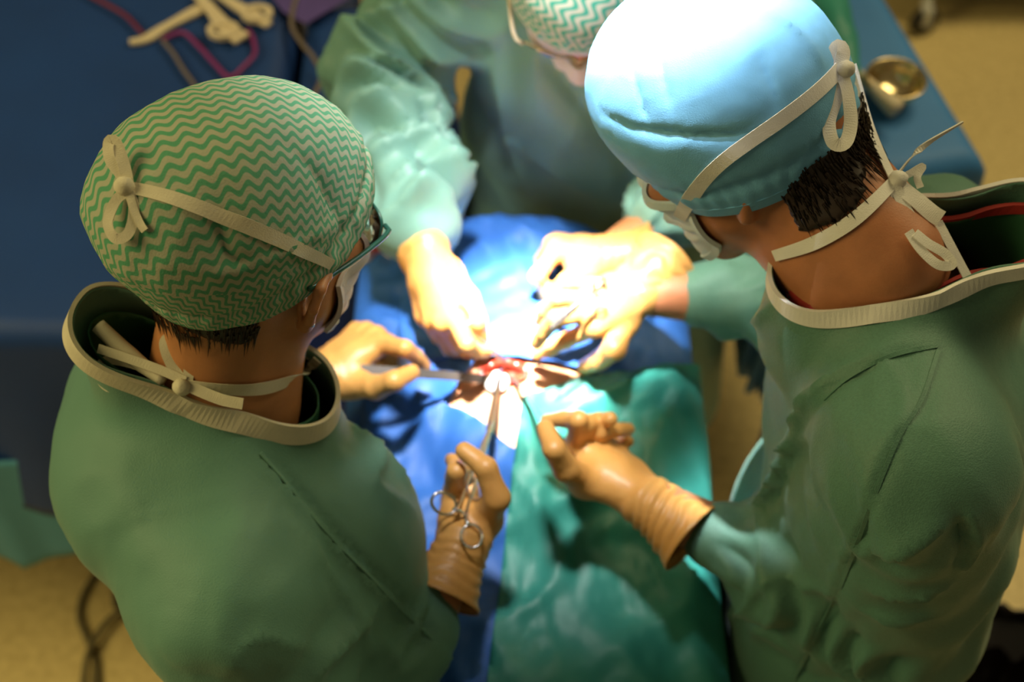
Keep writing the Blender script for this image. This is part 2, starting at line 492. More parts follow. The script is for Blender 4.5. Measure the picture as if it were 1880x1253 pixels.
# ------------------------------------------------------------------ operating table and drapes
TX0, TX1, TY0, TY1 = -.165, .185, -.55, 1.265     # table outline
def field_z(x, y):
    z = .955 + .055*np.exp(-(x/.19)**2)*(1-.35*sstep(.95, .70, y)) + .045*np.exp(-((x+.01)/.16)**2-((y-1.02)/.17)**2)
    return z
def drape_map(a, b, off, seed, amp=.006, hang_amp=.008):
    """cloth coordinates (a across, b along the table) to space: over the top, then down past the edges"""
    x = a.copy(); y = b.copy()
    ea = np.maximum(np.maximum(a-TX1, TX0-a), 0); eb = np.maximum(b-TY1, 0)
    xs_ = np.clip(a, TX0, TX1); ys_ = np.minimum(b, TY1)
    z = field_z(xs_, ys_)
    R = .035
    def drop(e):   # quarter-round edge
        th = np.minimum(e/R, math.pi/2); hx = R*np.sin(th); dz = R*(1-np.cos(th)) + np.maximum(e-R*math.pi/2, 0)
        return hx, dz
    hx, dz = drop(ea); hy, dy = drop(eb)
    sg = np.where(a > 0, 1, -1)
    p3 = np.stack([a*3, b*3, 0*a+seed], 1)
    fold = hang_amp*np.sin(b*38+3*noise(p3, seed))*sstep(.02, .2, ea)
    x = xs_ + sg*(hx + off*sstep(0, .05, ea) + .03*np.maximum(ea-.05, 0) + fold + sstep(0, .15, ea)*.008)
    y = ys_ + hy + off*sstep(0, .05, eb) + hang_amp*np.sin(a*40)*sstep(.02, .2, eb)
    z = z - dz - dy + off
    q = np.stack([a*7+b*4, b*9-a*5, 0*a+seed*3.1], 1)
    q2 = np.stack([a*22+b*6, b*13-a*4, 0*a+seed*1.7], 1)
    top = 1-sstep(.0, .08, ea)
    qw = np.stack([a+.03*noise(q, 5), b+.03*noise(q+4, 6), 0*a], 1)
    q3 = np.stack([qw[:, 0]*30+qw[:, 1]*14, qw[:, 1]*17-qw[:, 0]*12, 0*a], 1)
    z = z + top*(amp*1.3*ridged(q, seed) + amp*.8*ridged(q2, seed+5) + amp*.45*ridged(q3, seed+9))
    return np.stack([x, y, z], 1)
def sheet(name, lines, off, mat, label, a0, a1, b0, b1, h=.0065, seed=1, amp=.006, extra=None):
    A = np.arange(a0, a1+h, h); Bv = np.arange(b0, b1+h, h)
    ga, gb = np.meshgrid(A, Bv, indexing='ij'); n, m = ga.shape
    i, j = np.meshgrid(np.arange(n-1), np.arange(m-1), indexing='ij')
    q = np.stack([i*m+j, (i+1)*m+j, (i+1)*m+j+1, i*m+j+1], -1).reshape(-1, 4)
    flat = np.stack([ga, gb, 0*ga], -1).reshape(-1, 3)
    me = bpy.data.meshes.new(name); me.from_pydata(flat.tolist(), [], q.tolist()); me.update()
    bm = bmesh.new(); bm.from_mesh(me)
    for p, d, k in lines:      # keep the side where cross(d, r) * k > 0
        no = Vector((d[1], -d[0], 0))*k
        bmesh.ops.bisect_plane(bm, geom=bm.verts[:]+bm.edges[:]+bm.faces[:], plane_co=Vector((p[0], p[1], 0)), plane_no=no, clear_outer=True, dist=1e-5)
    bm.to_mesh(me); bm.free()
    co = np.empty(len(me.vertices)*3); me.vertices.foreach_get('co', co); co = co.reshape(-1, 3)
    new = drape_map(co[:, 0], co[:, 1], off, seed, amp)
    if extra is not None: new = extra(new, co)
    me.vertices.foreach_set('co', new.ravel()); me.update()
    o = link(name, me, mat); solid(o, .0015)
    tag(o, label, 'drape'); return o
def ln(u1, v1, u2, v2, k, z=1.060):
    a = Pz(u1, v1, z); b = Pz(u2, v2, z); return (a[:2], (b-a)[:2], k)

tab = empty('operating_table', (0, .4, 0)); tag(tab, 'operating table hidden under the blue and green drapes', 'operating table')
boxes('tabletop', [((.02, -.03, .825), (.24, 1.60, .06))], M['under'], tab, .01)
boxes('column', [((.02, -.4, .41), (.20, .35, .78))], M['under'], tab, .02)
boxes('base', [((.02, -.4, .03), (.22, .8, .06))], M['under'], tab, .015)

# creases picked out in the green drape: long ridges
def ridge_fn(rows):
    def fn(new, co):
        for (u1, v1, u2, v2, w, amp) in rows:
            a = Pz(u1, v1, 1.0)[:2]; b = Pz(u2, v2, 1.0)[:2]; d = b-a; L = d@d
            t = np.clip(((new[:, :2]-a)@d)/L, 0, 1); dist = np.linalg.norm(new[:, :2]-a-t[:, None]*d, axis=1)
            new[:, 2] += amp*np.exp(-dist/(w*.8))*np.sin(np.clip(t, .02, .98)*math.pi)**.5
        return new
    return fn
RIDGES = ridge_fn([(640, 560, 770, 650, .018, .014), (690, 520, 830, 560, .016, .012), (700, 760, 800, 690, .014, .010), (720, 880, 800, 780, .014, .010),
    (1060, 800, 1200, 700, .018, .020), (1000, 900, 950, 800, .016, .014), (900, 1010, 1180, 900, .026, .016), (1250, 690, 1150, 780, .013, .016),
    (930, 900, 1010, 1000, .010, .014), (1010, 960, 1100, 930, .009, .012), (1080, 1010, 1150, 960, .008, .010), (960, 850, 1000, 960, .008, .012), (1200, 800, 1260, 720, .008, .012), (640, 620, 740, 700, .008, .010), (760, 830, 830, 760, .007, .009), (1180, 860, 1240, 760, .016, .012), (880, 420, 1000, 480, .02, .010), (1120, 1000, 1240, 930, .02, .012)])
blue_l = sheet('surgical_drape', [ln(818, 728, 895, 635, 1)], .002, M['blue'],
    'blue drape on the left of the incision, reaching up to the far assistant', -.27, .12, .93, 1.33, seed=2, amp=.013, extra=RIDGES)
blue_t = sheet('surgical_drape', [ln(880, 655, 1180, 662, 1)], .006, M['blue'],
    'blue drape across the far side of the incision, brightly lit by the lamp', -.14, .34, .95, 1.33, seed=2, amp=.013, extra=RIDGES)
blue_b = sheet('surgical_drape', [ln(818, 728, 940, 812, -1), ln(660, 640, 818, 728, -1)], .010, M['blue'],
    'blue drape below the incision, beside the forceps hand', -.178, .06, .35, 1.1, seed=2, amp=.013, extra=RIDGES)
green = sheet('surgical_drape', [ln(945, 830, 958, 735, -1), ln(958, 728, 1185, 640, -1)], .014, M['green'],
    'teal green drape hanging over the near right side of the table', -.05, .62, -.5, 1.2, seed=2, amp=.013, extra=RIDGES)

# patient lying under the drapes
def patient():
    f = U(.05, ell((.01, .35, .925), (.125, .36, .080)), ell((-.0, .93, .925), (.125, .26, .075)), cone((-.055, .95, .93), (-.055, 1.12, .93), .058, .048),
          cone((.055, .95, .93), (.055, 1.12, .93), .058, .048), cone((0, .05, .965), (0, -.14, .975), .06, .055), ell((0, -.30, .985), (.075, .105, .09)))
    f = U(.04, f, ell((-.01, 1.015, 1.015), (.10, .125, .034)))
    w0 = Pz(925, 688, 1.047)
    wound = ell((w0[0], w0[1], 1.050), (.026, .016, .022))
    V, Fa = sdf_mesh(sub(f, wound, .006), (-.32, -.45, .84), (.32, 1.35, 1.12), .012, fine=((-.12, .88, .96), (.12, 1.10, 1.08), .004))
    return V, Fa, w0
V, Fa, W0 = patient()
pat = mesh('person', V, Fa, M['skin_p']); tag(pat, 'draped patient lying on the table, bare skin showing round the incision', 'patient')

# ------------------------------------------------------------------ people
def frame_from(h_az, tilt, roll=0):
    """columns: forward, left, up of a head or chest facing azimuth h_az and tilted down by tilt (degrees)"""
    a = math.radians(h_az); t = math.radians(tilt)
    f = np.array([math.cos(a)*math.cos(t), math.sin(a)*math.cos(t), -math.sin(t)])
    l = np.array([-math.sin(a), math.cos(a), 0]); u = np.cross(f, l)
    r = math.radians(roll); l2 = l*math.cos(r)+u*math.sin(r); u2 = np.cross(f, l2)
    return np.stack([f, l2, u2], 1)

def head_sdf(flat=1.0):
    ears = []
    for s in (1, -1):
        hel = [(.010, .071, -.018), (.007, .080, -.002), (-.006, .087, .006), (-.020, .092, .002), (-.026, .093, -.015), (-.020, .088, -.034), (-.008, .079, -.052)]
        hel = [(x, s*(.075+(y-.075)*flat), z) for x, y, z in hel]
        e = path(hel, [.0042, .0045, .005, .005, .0045, .0048, .0075], .003)
        plate = ell((-.008, s*.078, -.022), (.016, .0045, .026), np.array(frame_from(s*-18, 0)))
        trag = cone((.008, s*.074, -.022), (.004, s*.079, -.028), .005, .004)
        conc = ell((-.006, s*.084, -.024), (.008, .008, .013))
        ears.append(bounded(sub(U(.006, e, plate, trag), conc, .004), (-.006, s*.082, -.022), .038, .02))
    base = U(.03, ell((-.008, 0, .032), (.098, .077, .086)), ell((.030, 0, -.035), (.066, .063, .085)),
             cone((.020, .052, -.060), (.072, .016, -.112), .020, .016), cone((.020, -.052, -.060), (.072, -.016, -.112), .020, .016),
             cone((.070, -.012, -.112), (.070, .012, -.112), .019, .019), ell((-.035, 0, -.02), (.065, .062, .07)))
    base = U(.012, base, cone((.094, 0, .002), (.112, 0, -.038), .008, .0125), cone((.100, .008, -.042), (.100, -.008, -.042), .0095, .0095),
             cone((.078, .034, .016), (.078, -.034, .016), .016, .016), ell((.072, .040, -.028), (.022, .020, .018)), ell((.072, -.040, -.028), (.022, .020, .018)),
             cone((.094, .020, -.070), (.094, -.020, -.070), .0085, .0085))
    for s in (1, -1): base = sub(base, ell((.098, s*.032, -.006), (.016, .017, .011)), .012)
    for s in (1, -1): base = U(.002, base, ell((.079, s*.032, -.006), (.012, .012, .012)))
    return U(.008, base, *ears)
HEAD = head_sdf(); HEAD_CAPPED = head_sdf(.35); HEAD_EARS = head_sdf(1.45)

def body_sdf(p):
    hd = bounded(local(p.get('hs', HEAD), p['head'], p['R']), p['head'], .15)
    N = p['N']; hb = p['head'] + p['R']@np.array([-.025, 0, -.045])
    neck = U(.02, cone(hb, N, p.get('neck', .051), .054), cone(p['head']+p['R']@np.array([.02, 0, -.07]), N+p['F'][:, 0]*.03+np.array([0, 0, -.03]), .045, .05))
    SL, SR = p['SL'], p['SR']; c = p['chest']; Fb = p['F']
    tors = U(.06, cone(N-[0, 0, .085], SL, .042, .040), cone(N-[0, 0, .085], SR, .042, .040),
             ell(c, (.095, .155, .15), Fb), ell(p['hip'], (.10, .150, .20), Fb))
    arms = []
    for a3 in ((SL, p['EL'], p['WL']), (SR, p['ER'], p['WR'])):
        c3 = (a3[0]+a3[1]+a3[2])/3
        arms.append(bounded(path(a3, [.048, .040, .026], .02), c3, max(np.linalg.norm(q-c3) for q in a3)+.05))
    legs = []
    for s in (1, -1):
        hp = p['hip']+Fb[:, 1]*s*.085; g = np.array([hp[0], hp[1], 0])
        legs.append(U(.03, cone(hp, g+[0, 0, .50], .085, .06), cone(g+[0, 0, .50], g+[0, 0, .10], .06, .042),
                      U(.02, cone(g+[0, 0, .05], g+np.array([Fb[0, 0], Fb[1, 0], 0])*.16+[0, 0, .042], .048, .04))))
    legs = [bounded(U(.0, *legs), np.array([p['hip'][0], p['hip'][1], .4]), .62)]
    f = U(.035, bounded(neck, (hb+N)/2, .20), tors, *arms, *legs)
    return U(.02, f, hd)

def gown_sdf(p, extra=()):
    SL, SR, Fb = p['SL'], p['SR'], p['F']; c = p['chest']; h = p['hip']; N = p['N']
    r = p.get('sleeve', (.068, .066, .037))
    front, back = p['collar_front'], p['collar_back']
    s0, s1 = p.get('stub', (.042, .050)); mid = (front+back)/2; cn = p['cn']
    low = np.array([N[0], N[1], N[2]-.12]); dn = np.array([0, 0, .09])
    stub = U(.03, path([front*.6+low*.4-dn*.6, front, front+cn*.05], [s0+.02, s0, s0]), path([back*.6+low*.4-dn*.6, back, back+cn*.05], [s0+.02, s0, s0]),
             path([mid-dn, mid, mid+cn*.05], [s1+.02, s1, s1]))
    foot = np.array([h[0], h[1], .30]); hr0 = p.get('hr', (.12,))[0]
    body = U(.07, ell(c, p.get('cr', (.128, .188, .165)), Fb), ell(h, p.get('hr', (.148, .19, .26)), Fb),
             U(.05, cone(h+Fb[:, 1]*.07, foot+Fb[:, 1]*.09, hr0, hr0+.015), cone(h-Fb[:, 1]*.07, foot-Fb[:, 1]*.09, hr0, hr0+.015)),
             cone(N-[0, 0, .070], SL, .062, r[0]), cone(N-[0, 0, .070], SR, .062, r[0]), *extra)
    la = p.get('cuffL', .80); ra = p.get('cuffR', .80)
    CL = p['EL']+(p['WL']-p['EL'])*la; CR = p['ER']+(p['WR']-p['ER'])*ra
    arms = [path([SL, p['EL'], CL], r, .03), path([SR, p['ER'], CR], r, .03)]
    f = U(.05, body, *arms)
    return U(.025, f, stub)

def bone_uv(V, a, b):
    ab = b-a; L = np.linalg.norm(ab); d = ab/L
    q = V-a; s = q@d; rad = q-s[:, None]*d
    e1 = nrm(np.cross(d, [0.3, .2, 1.0])); e2 = np.cross(d, e1)
    return s, np.arctan2(rad@e2, rad@e1), np.linalg.norm(rad, axis=1), L
def sleeve_folds(V, a, b, seed, amp, freq, rmax=.11, twist=.6):
    s, th, rr, L = bone_uv(V, a, b)
    w = sstep(rmax, rmax*.75, rr)*sstep(-.06, .02, s)*sstep(L+.035, L-.015, s)
    ph = s*freq + twist*np.sin(th+seed) + .9*noise(np.stack([np.cos(th)*1.3, np.sin(th)*1.3, s*8], 1), seed)
    wave = 1-2*np.abs(((ph) % 1)-.5)*2           # triangle, sharp crests
    wave = np.sign(wave)*np.abs(wave)**.8
    mod = .55+.6*noise(np.stack([np.cos(th)*1.6+5, np.sin(th)*1.6, s*14], 1), seed+9)
    return amp*w*wave*np.clip(mod, .0, 1.3)
def crease(V, N, bvh, px, width, amp, off=None):
    """a fold whose run is read off the cloth where the view meets it"""
    q = spline(np.asarray(px, float), max(3, int(len(px)*3))); pts = []
    for u, v in q:
        h, nn = cast(bvh, u, v)
        if h is not None: pts.append(h)
    d2 = np.full(len(V), 9.0); side = np.zeros(len(V)); tt = np.zeros(len(V))
    for i in range(len(pts)-1):
        a, b = pts[i], pts[i+1]; ab = b-a; L = ab@ab+1e-12
        t = np.clip(((V-a)@ab)/L, 0, 1); r = V-a-t[:, None]*ab; d = np.linalg.norm(r, axis=1)
        m = d < d2
        sd = np.einsum('ij,ij->i', np.cross(ab/math.sqrt(L), N), r)
        d2 = np.where(m, d, d2); side = np.where(m, sd, side); tt = np.where(m, (i+t)/(len(pts)-1), tt)
    taper = np.sin(np.clip(tt, .03, .97)*math.pi)**.6
    return amp*taper*(np.exp(-d2/(width*.75)) if off is None else np.exp(-(d2/(width*1.6))**2)*np.tanh(side/(width*off)))

def make_body(p, skin, label):
    f = body_sdf(p); o = p['head']; lo = np.array([-.50, -.45, 0.0])+[p['hip'][0], p['hip'][1], -.01]
    hi = np.array([p['hip'][0]+.50, p['hip'][1]+.50, o[2]+.16])
    fine = (o-[.15, .15, .19], o+[.15, .15, .15], .0042)
    V, Fa = sdf_mesh(f, lo, hi, .016, fine, project=1)
    ob = mesh('person', V, Fa, skin); tag(ob, label, 'person'); return ob

def make_gown(p, mat, parent, folds, creases, h=.0064, extra=(), neck_r=.15):
    f = gown_sdf(p, extra); c = p['hip']
    pts = np.array([p['chest'], p['hip'], p['SL'], p['SR'], p['EL'], p['ER'], p['EL']+(p['WL']-p['EL'])*.85, p['ER']+(p['WR']-p['ER'])*.85])
    lo = pts.min(0)-.27; hi = pts.max(0)+.27; lo[2] = .28; hi[2] = max(p['collar_back'][2], p['collar_front'][2])+.14
    V, Fa = sdf_mesh(f, lo, hi, h)
    N, _ = grad(f, V)
    b = BVHTree.FromPolygons(V.tolist(), Fa.tolist())
    D = np.zeros(len(V))
    for k in folds: D += sleeve_folds(V, *k)
    stretch = np.array([5.0, 5.0, 2.0])
    Wp = V+.05*np.stack([noise(V*6, 71), noise(V*6+9, 72), noise(V*6+17, 73)], 1)
    patch = .25+.75*sstep(-.3, .4, noise(V*4.5+2, p['seed']+8))
    D += .010*ridged(Wp*stretch, p['seed']) + patch*(.0085*ridged(Wp*np.array([9, 9, 4.0])+3, p['seed']+3) + .0022*ridged(Wp*np.array([27, 27, 15.0]), p['seed']+5))
    for cr in creases: D += crease(V, N, b, *cr)
    nz = np.linalg.norm(V-(p['collar_front']+p['collar_back'])/2, axis=1); D *= .25+.75*sstep(.07, .16, nz)
    V = V+N*D[:, None]
    o = mesh('gown', V, Fa, mat, parent)
    cc = (p['collar_front']+p['collar_back'])/2
    cut(o, [(cc, p['cn'], cc+p['cn']*.09, .15), ((0, 0, .36), (0, 0, -1), None)])
    solid(o, .0018, -1)
    return o
def trim(o, p, mat, width, r=.2):
    cc = (p['collar_front']+p['collar_back'])/2
    pts, nor = boundary(o, cc, r)
    pts = pts[::2]; nor = nor[::2]
    for _ in range(3):
        pts = (np.roll(pts, 1, 0)+2*pts+np.roll(pts, -1, 0))/4; nor = (np.roll(nor, 1, 0)+2*nor+np.roll(nor, -1, 0))/4
    dn = p['cn']-nor*(nor@p['cn'])[:, None]; dn /= np.linalg.norm(dn, axis=1, keepdims=True)
    pts2 = pts - dn*width*.42 + nor*.003
    t = strip('collar_binding', pts2, nor, width, mat, o, thick=.004, n=len(pts)*2, closed=True)
    return t

def make_cap(p, mat, parent, puff, plane, wr, uvs=True, seams=(), size=(.110, .090, .098), bx=.104):
    O, R = p['head'], p['R']
    loc = U(.05, ell((-.008, 0, .032), size), *puff)
    band = ell((-.005, 0, .0), (bx, .088, .10))
    f = local(U(.02, loc, band), O, R)
    V, Fa = sdf_mesh(f, O-.24, O+.24, .0042)
    N, _ = grad(f, V); L = (V-O)@R
    z0, sl = plane
    dist = L[:, 2]-(z0+sl*L[:, 0])
    D = wr[0]*ridged(L*np.array([9, 14, 14.0]), p['seed']) + wr[1]*ridged(L*np.array([26, 34, 30.0])+7, p['seed']+2)
    az = np.arctan2(L[:, 1], L[:, 0])
    D += wr[2]*np.sin(az*34+4*noise(L*30, 3))*np.exp(-((dist-.022)/.016)**2)
    D += -.004*np.exp(-((dist-.028)/.006)**2)*wr[3]
    b = BVHTree.FromPolygons(V.tolist(), Fa.tolist())
    for cr in seams: D += crease(V, N, b, *cr)
    V = V+N*D[:, None]
    o = mesh('surgical_cap', V, Fa, mat, parent)
    co = O+R@np.array([0, 0, z0]); no = R@nrm([sl, 0, -1])
    cut(o, [(co, no, None)])
    me = o.data
    if uvs:
        uv = me.uv_layers.new(name='weave')
        co_ = np.empty(len(me.vertices)*3); me.vertices.foreach_get('co', co_); L = (co_.reshape(-1, 3)-O)@R
        q = L-np.array([-.012, 0, .02]); th = np.arccos(np.clip(q[:, 2]/(np.linalg.norm(q, axis=1)+1e-9), -1, 1)); az = np.arctan2(q[:, 1], q[:, 0])
        X, Y = .100*th*np.cos(az), .100*th*np.sin(az)
        rot = lambda a: np.stack([X*math.cos(a)-Y*math.sin(a), X*math.sin(a)+Y*math.cos(a)], 1)
        crown = rot(.45); side = rot(1.75)
        vid = np.empty(len(me.loops), np.int32); me.loops.foreach_get('vertex_index', vid)
        ctr = np.array([np.mean(L[list(pl.vertices)], 0) for pl in me.polygons])
        tot = np.array([pl.loop_total for pl in me.polygons])
        is_side = np.repeat((ctr[:, 2] < .045+.25*ctr[:, 0]), tot)
        uv.data.foreach_set('uv', np.where(is_side[:, None], side[vid], crown[vid]).ravel())
    solid(o, .0015, 1)
    pts, nor = boundary(o, O, .6)
    pts = pts[::2]; nor = nor[::2]
    for _ in range(4): pts = (np.roll(pts, 1, 0)+2*pts+np.roll(pts, -1, 0))/4; nor = (np.roll(nor, 1, 0)+2*nor+np.roll(nor, -1, 0))/4
    return o, f, (pts, nor)

def make_mask(p, mat, parent, ztop=-.018, zbot=-.128, puff=.012, half=74):
    """pleated mask wrapped round the lower face"""
    O, R = p['head'], p['R']; n, m = 44, 30
    phi = np.radians(np.linspace(-half, half, n)); ss = np.linspace(0, 1, m)
    g, s = np.meshgrid(phi, ss, indexing='ij'); g = g.ravel(); s = s.ravel()
    zt = ztop - .020*(np.abs(g)/math.radians(half))**1.5; zb = zbot + .045*(np.abs(g)/math.radians(half))**1.6
    z = zt+(zb-zt)*s
    base = np.stack([np.full_like(g, .0), 0*g, z], 1); d = np.stack([np.cos(g), np.sin(g), 0*g], 1)
    lo = np.full(len(g), .02); hi = np.full(len(g), .17)
    r = np.full(len(g), .16)
    for _ in range(40):                       # march in from outside
        r = r - np.maximum(HEAD(base+d*r[:, None])-.003, 0)*.7
        r = np.maximum(r, .05)
    grid = r.reshape(n, m)
    for _ in range(6):                        # cloth bridges the hollows
        gm = grid.copy(); gm[1:-1, 1:-1] = np.maximum(grid[1:-1, 1:-1], .25*(grid[:-2, 1:-1]+grid[2:, 1:-1]+grid[1:-1, :-2]+grid[1:-1, 2:])); grid = gm
    r = grid.ravel() + puff*np.cos(g)**2*np.sin(np.pi*np.clip(s, 0, 1))**.7
    ple = np.zeros_like(s)
    for c in (.3, .5, .7): ple += .0035*np.clip(1-np.abs(s-c)/.07, 0, 1)*sstep(0, .4, 1-np.abs(g)/math.radians(half))
    q = base+d*(r+ple)[:, None]
    V = O+q@R.T
    i, j = np.meshgrid(np.arange(n-1), np.arange(m-1), indexing='ij')
    Fa = np.stack([i*m+j, (i+1)*m+j, (i+1)*m+j+1, i*m+j+1], -1).reshape(-1, 4)
    o = mesh('face_mask', V, Fa, mat, parent); solid(o, .0018, 1)
    edge = np.concatenate([np.arange(n)*m, (n-1)*m+np.arange(1, m), (np.arange(n-1)[::-1])*m+m-1, np.arange(1, m-1)[::-1]])
    c = V[edge]; nor = nrm_rows(c-(O+R@np.array([0, 0, -.06])))
    strip('edge_binding', c[::2]+nor[::2]*.001, nor[::2], .008, mat, o, thick=.004, n=len(edge), closed=True)
    return o
def nrm_rows(a): return a/(np.linalg.norm(a, axis=1, keepdims=True)+1e-12)

FL = {'i': (.045, .026, .023), 'm': (.048, .030, .024), 'r': (.045, .028, .023), 'l': (.036, .021, .020), 't': (.045, .034, .029)}
def make_hand(spec, parent, label=None):
    W = spec['W']; E = spec['E']                    # wrist, cuff end (towards the elbow)
    fs = []
    kn = [spec[k][0] for k in 'imrl']
    palm = []
    cdir = nrm(E-W); across = nrm(kn[0]-kn[3])
    for q, k in enumerate(kn):
        w = W + across*(.016-.0107*q)
        palm.append(cone(w, k, .0165, .0125))
    palm.append(cone((kn[0]+kn[1])/2*.5+W*.5, (kn[2]+kn[3])/2*.5+W*.5, .015, .015))
    tj = chain(spec['t'][0], spec['t'][1], FL['t'][1:]) if len(spec['t'][1]) == 2 else chain(spec['t'][0], spec['t'][1], FL['t'])
    thumb_base = W + (spec['t'][0]-W)*.15
    palm.append(cone(thumb_base, spec['t'][0], .017, .0165))
    palm.append(cone(spec['t'][0], (kn[0]+W)/2, .0155, .013))
    f = U(.016, *palm)
    rad = {'i': (.0110, .0095, .0085, .0075), 'm': (.0112, .0098, .0088, .0077), 'r': (.0108, .0092, .0083, .0074), 'l': (.0096, .0082, .0074, .0066)}
    for k in 'imrl':
        j = chain(spec[k][0], spec[k][1], FL[k]); f = U(.0055, f, path(j, rad[k], .003))
    f = U(.010, f, path(tj, (.0150, .0118, .0092) if len(tj) == 3 else (.0158, .0135, .0112, .0090), .004))
    sec = nrm(np.cross(cdir, across))
    def fore(pp):
        q = pp-W; s = q@cdir; L = np.linalg.norm(E-W)
        a = q@nrm(across-cdir*(across@cdir)); b = q@sec
        t = np.clip(s/L, 0, 1); cr = spec.get('cr', .041); ra = .0275+(cr-.0275)*t**.8; rb = .0225+(cr-.0235)*t**.8
        k = np.sqrt((a/ra)**2+(b/rb)**2); d = (k-1)*np.minimum(ra, rb)
        return np.maximum(d, np.maximum(-s-.005, s-L-.012))
    f = U(.020, f, fore)
    allp = np.array([W, E]+kn+[x for k in 'imrl' for x in chain(spec[k][0], spec[k][1], FL[k])]+tj)
    V, Fa = sdf_mesh(f, allp.min(0)-.055, allp.max(0)+.055, .0030)
    N, _ = grad(f, V)
    s, th, rr, L = bone_uv(V, W, E)
    w = sstep(-.022, .01, s)*sstep(L+.005, L-.02, s)
    ph = s*spec.get('wfreq', 75)+.8*np.sin(th*1+spec.get('seed', 0))+1.4*noise(np.stack([np.cos(th)*1.2, np.sin(th)*1.2, s*25], 1), spec.get('seed', 0))
    D = spec.get('wamp', .0016)*w*(1-4*np.abs((ph % 1)-.5))
    D += .0007*ridged(V*70, 5)*(1-w)
    D += .0025*np.exp(-((s-(L-.002))/.0035)**2)      # beaded rim
    V = V+N*D[:, None]
    o = mesh('glove', V, Fa, M['glove'], parent)
    cut(o, [(E, cdir, E+cdir*.01)])
    solid(o, .0008, -1)
    if label: o['label'] = label
    return o

# ---- the assistant on the left
def person_left():
    p = dict(seed=11, hs=HEAD_EARS)
    p['R'] = frame_from(50, 20, 0); p['head'] = P(465, 416, 1.22)
    p['F'] = frame_from(6, 0)
    p['N'] = np.array([-.275, .765, 1.365])
    p['SR'] = np.array([-.258, .602, 1.250]); p['SL'] = np.array([-.300, .920, 1.265])
    p['ER'] = np.array([-.170, .525, 1.035]); p['WR'] = Pz(848, 1003, 1.12)
    p['EL'] = np.array([-.395, .890, 1.06]); p['WL'] = Pz(598, 690, 1.085)
    p['chest'] = np.array([-.278, .745, 1.15]); p['hip'] = np.array([-.232, .705, .93]); p['cr'] = (.108, .180, .165)
    p['collar_front'] = np.array([-.204, .768, 1.352]); p['collar_back'] = np.array([-.340, .768, 1.440])
    p['cn'] = nrm(np.array([.51, -.05, .86])); p['stub'] = (.040, .046)
    p['cuffR'] = .62; p['cuffL'] = .75; p['hr'] = (.096, .18, .26)
    return p
pa = person_left()
A = make_body(pa, M['skin'], 'person in a green zigzag cap and glasses, seen from behind on the left')
# ---- the surgeon on the right
def person_right():
    p = dict(seed=23, hs=HEAD_CAPPED)
    p['R'] = frame_from(157, 37, 0); p['head'] = P(1352, 214, 1.245)
    p['F'] = frame_from(178, 0)
    p['N'] = np.array([.325, .815, 1.475])
    p['SL'] = np.array([.345, .655, 1.395]); p['SR'] = np.array([.410, .930, 1.345])
    p['EL'] = np.array([.395, .655, 1.105]); p['WL'] = Pz(1195, 925, 1.12)
    p['ER'] = np.array([.385, 1.06, 1.10]); p['WR'] = Pz(1168, 535, 1.135)
    p['chest'] = np.array([.375, .80, 1.25]); p['hip'] = np.array([.375, .785, .97])
    p['collar_front'] = np.array([.270, .812, 1.470]); p['collar_back'] = np.array([.428, .818, 1.512])
    p['cn'] = nrm(np.array([-.30, -.05, .95])); p['stub'] = (.042, .050)
    p['cuffL'] = .72; p['cuffR'] = .66; p['neck'] = .060; p['hr'] = (.108, .17, .26)
    return p
pb = person_right()
B = make_body(pb, M['skin_b'], 'person in a light blue cap bending over the table on the right')
# ---- the assistant at the far end
def person_far():
    p = dict(seed=37, sleeve=(.066, .062, .055))
    p['R'] = frame_from(262, 46, 0); p['head'] = P(1082, -66, 1.62)
    p['F'] = frame_from(268, 0)
    p['N'] = np.array([.105, 1.455, 1.345])
    p['SR'] = np.array([-.060, 1.460, 1.275]); p['SL'] = np.array([.285, 1.460, 1.275])
    p['ER'] = np.array([-.172, 1.405, 1.160]); p['WR'] = Pz(775, 455, 1.13)
    p['EL'] = np.array([.375, 1.385, 1.10]); p['WL'] = Pz(1118, 472, 1.072)
    p['chest'] = np.array([.125, 1.455, 1.18]); p['hip'] = np.array([.135, 1.49, .98]); p['hr'] = (.125, .165, .26)
    p['collar_front'] = np.array([.10, 1.40, 1.335]); p['collar_back'] = np.array([.105, 1.50, 1.375])
    p['cn'] = nrm(np.array([0, -.35, 1.0]))
    p['cuffR'] = .83; p['cuffL'] = .70
    return p
pc = person_far()
C = make_body(pc, M['skin'], 'person in a mint zigzag cap reaching in from the far end')

POUCH = [ell((-.350, .775, 1.275), (.084, .14, .078)), ell((-.178, .715, 1.15), (.085, .11, .11)), ell((-.23, .70, 1.17), (.09, .10, .075))]
gown_a = make_gown(pa, M['gown'], A, [(pa['SR'], pa['ER'], 1, .006, 9), (pa['ER'], pa['ER']+(pa['WR']-pa['ER'])*.52, 2, .010, 16), (pa['EL'], pa['EL']+(pa['WL']-pa['EL'])*.6, 3, .006, 12)],
    [([(475, 828), (560, 930), (640, 1020), (770, 1150), (870, 1262)], .005, .008, .5),
     ([(620, 770), (690, 850), (670, 890), (730, 930), (788, 965)], .007, .014), ([(650, 790), (720, 870), (770, 930)], .007, .010), ([(500, 900), (560, 1000), (640, 1110), (700, 1253)], .008, .006),
     ([(400, 1253), (470, 1170), (580, 1200)], .008, .005), ([(560, 1253), (640, 1160), (700, 1090)], .010, .010),
     ([(780, 965), (782, 1080), (770, 1200)], .012, -.010), ([(700, 1230), (780, 1100), (800, 1000)], .016, .012)], extra=POUCH)
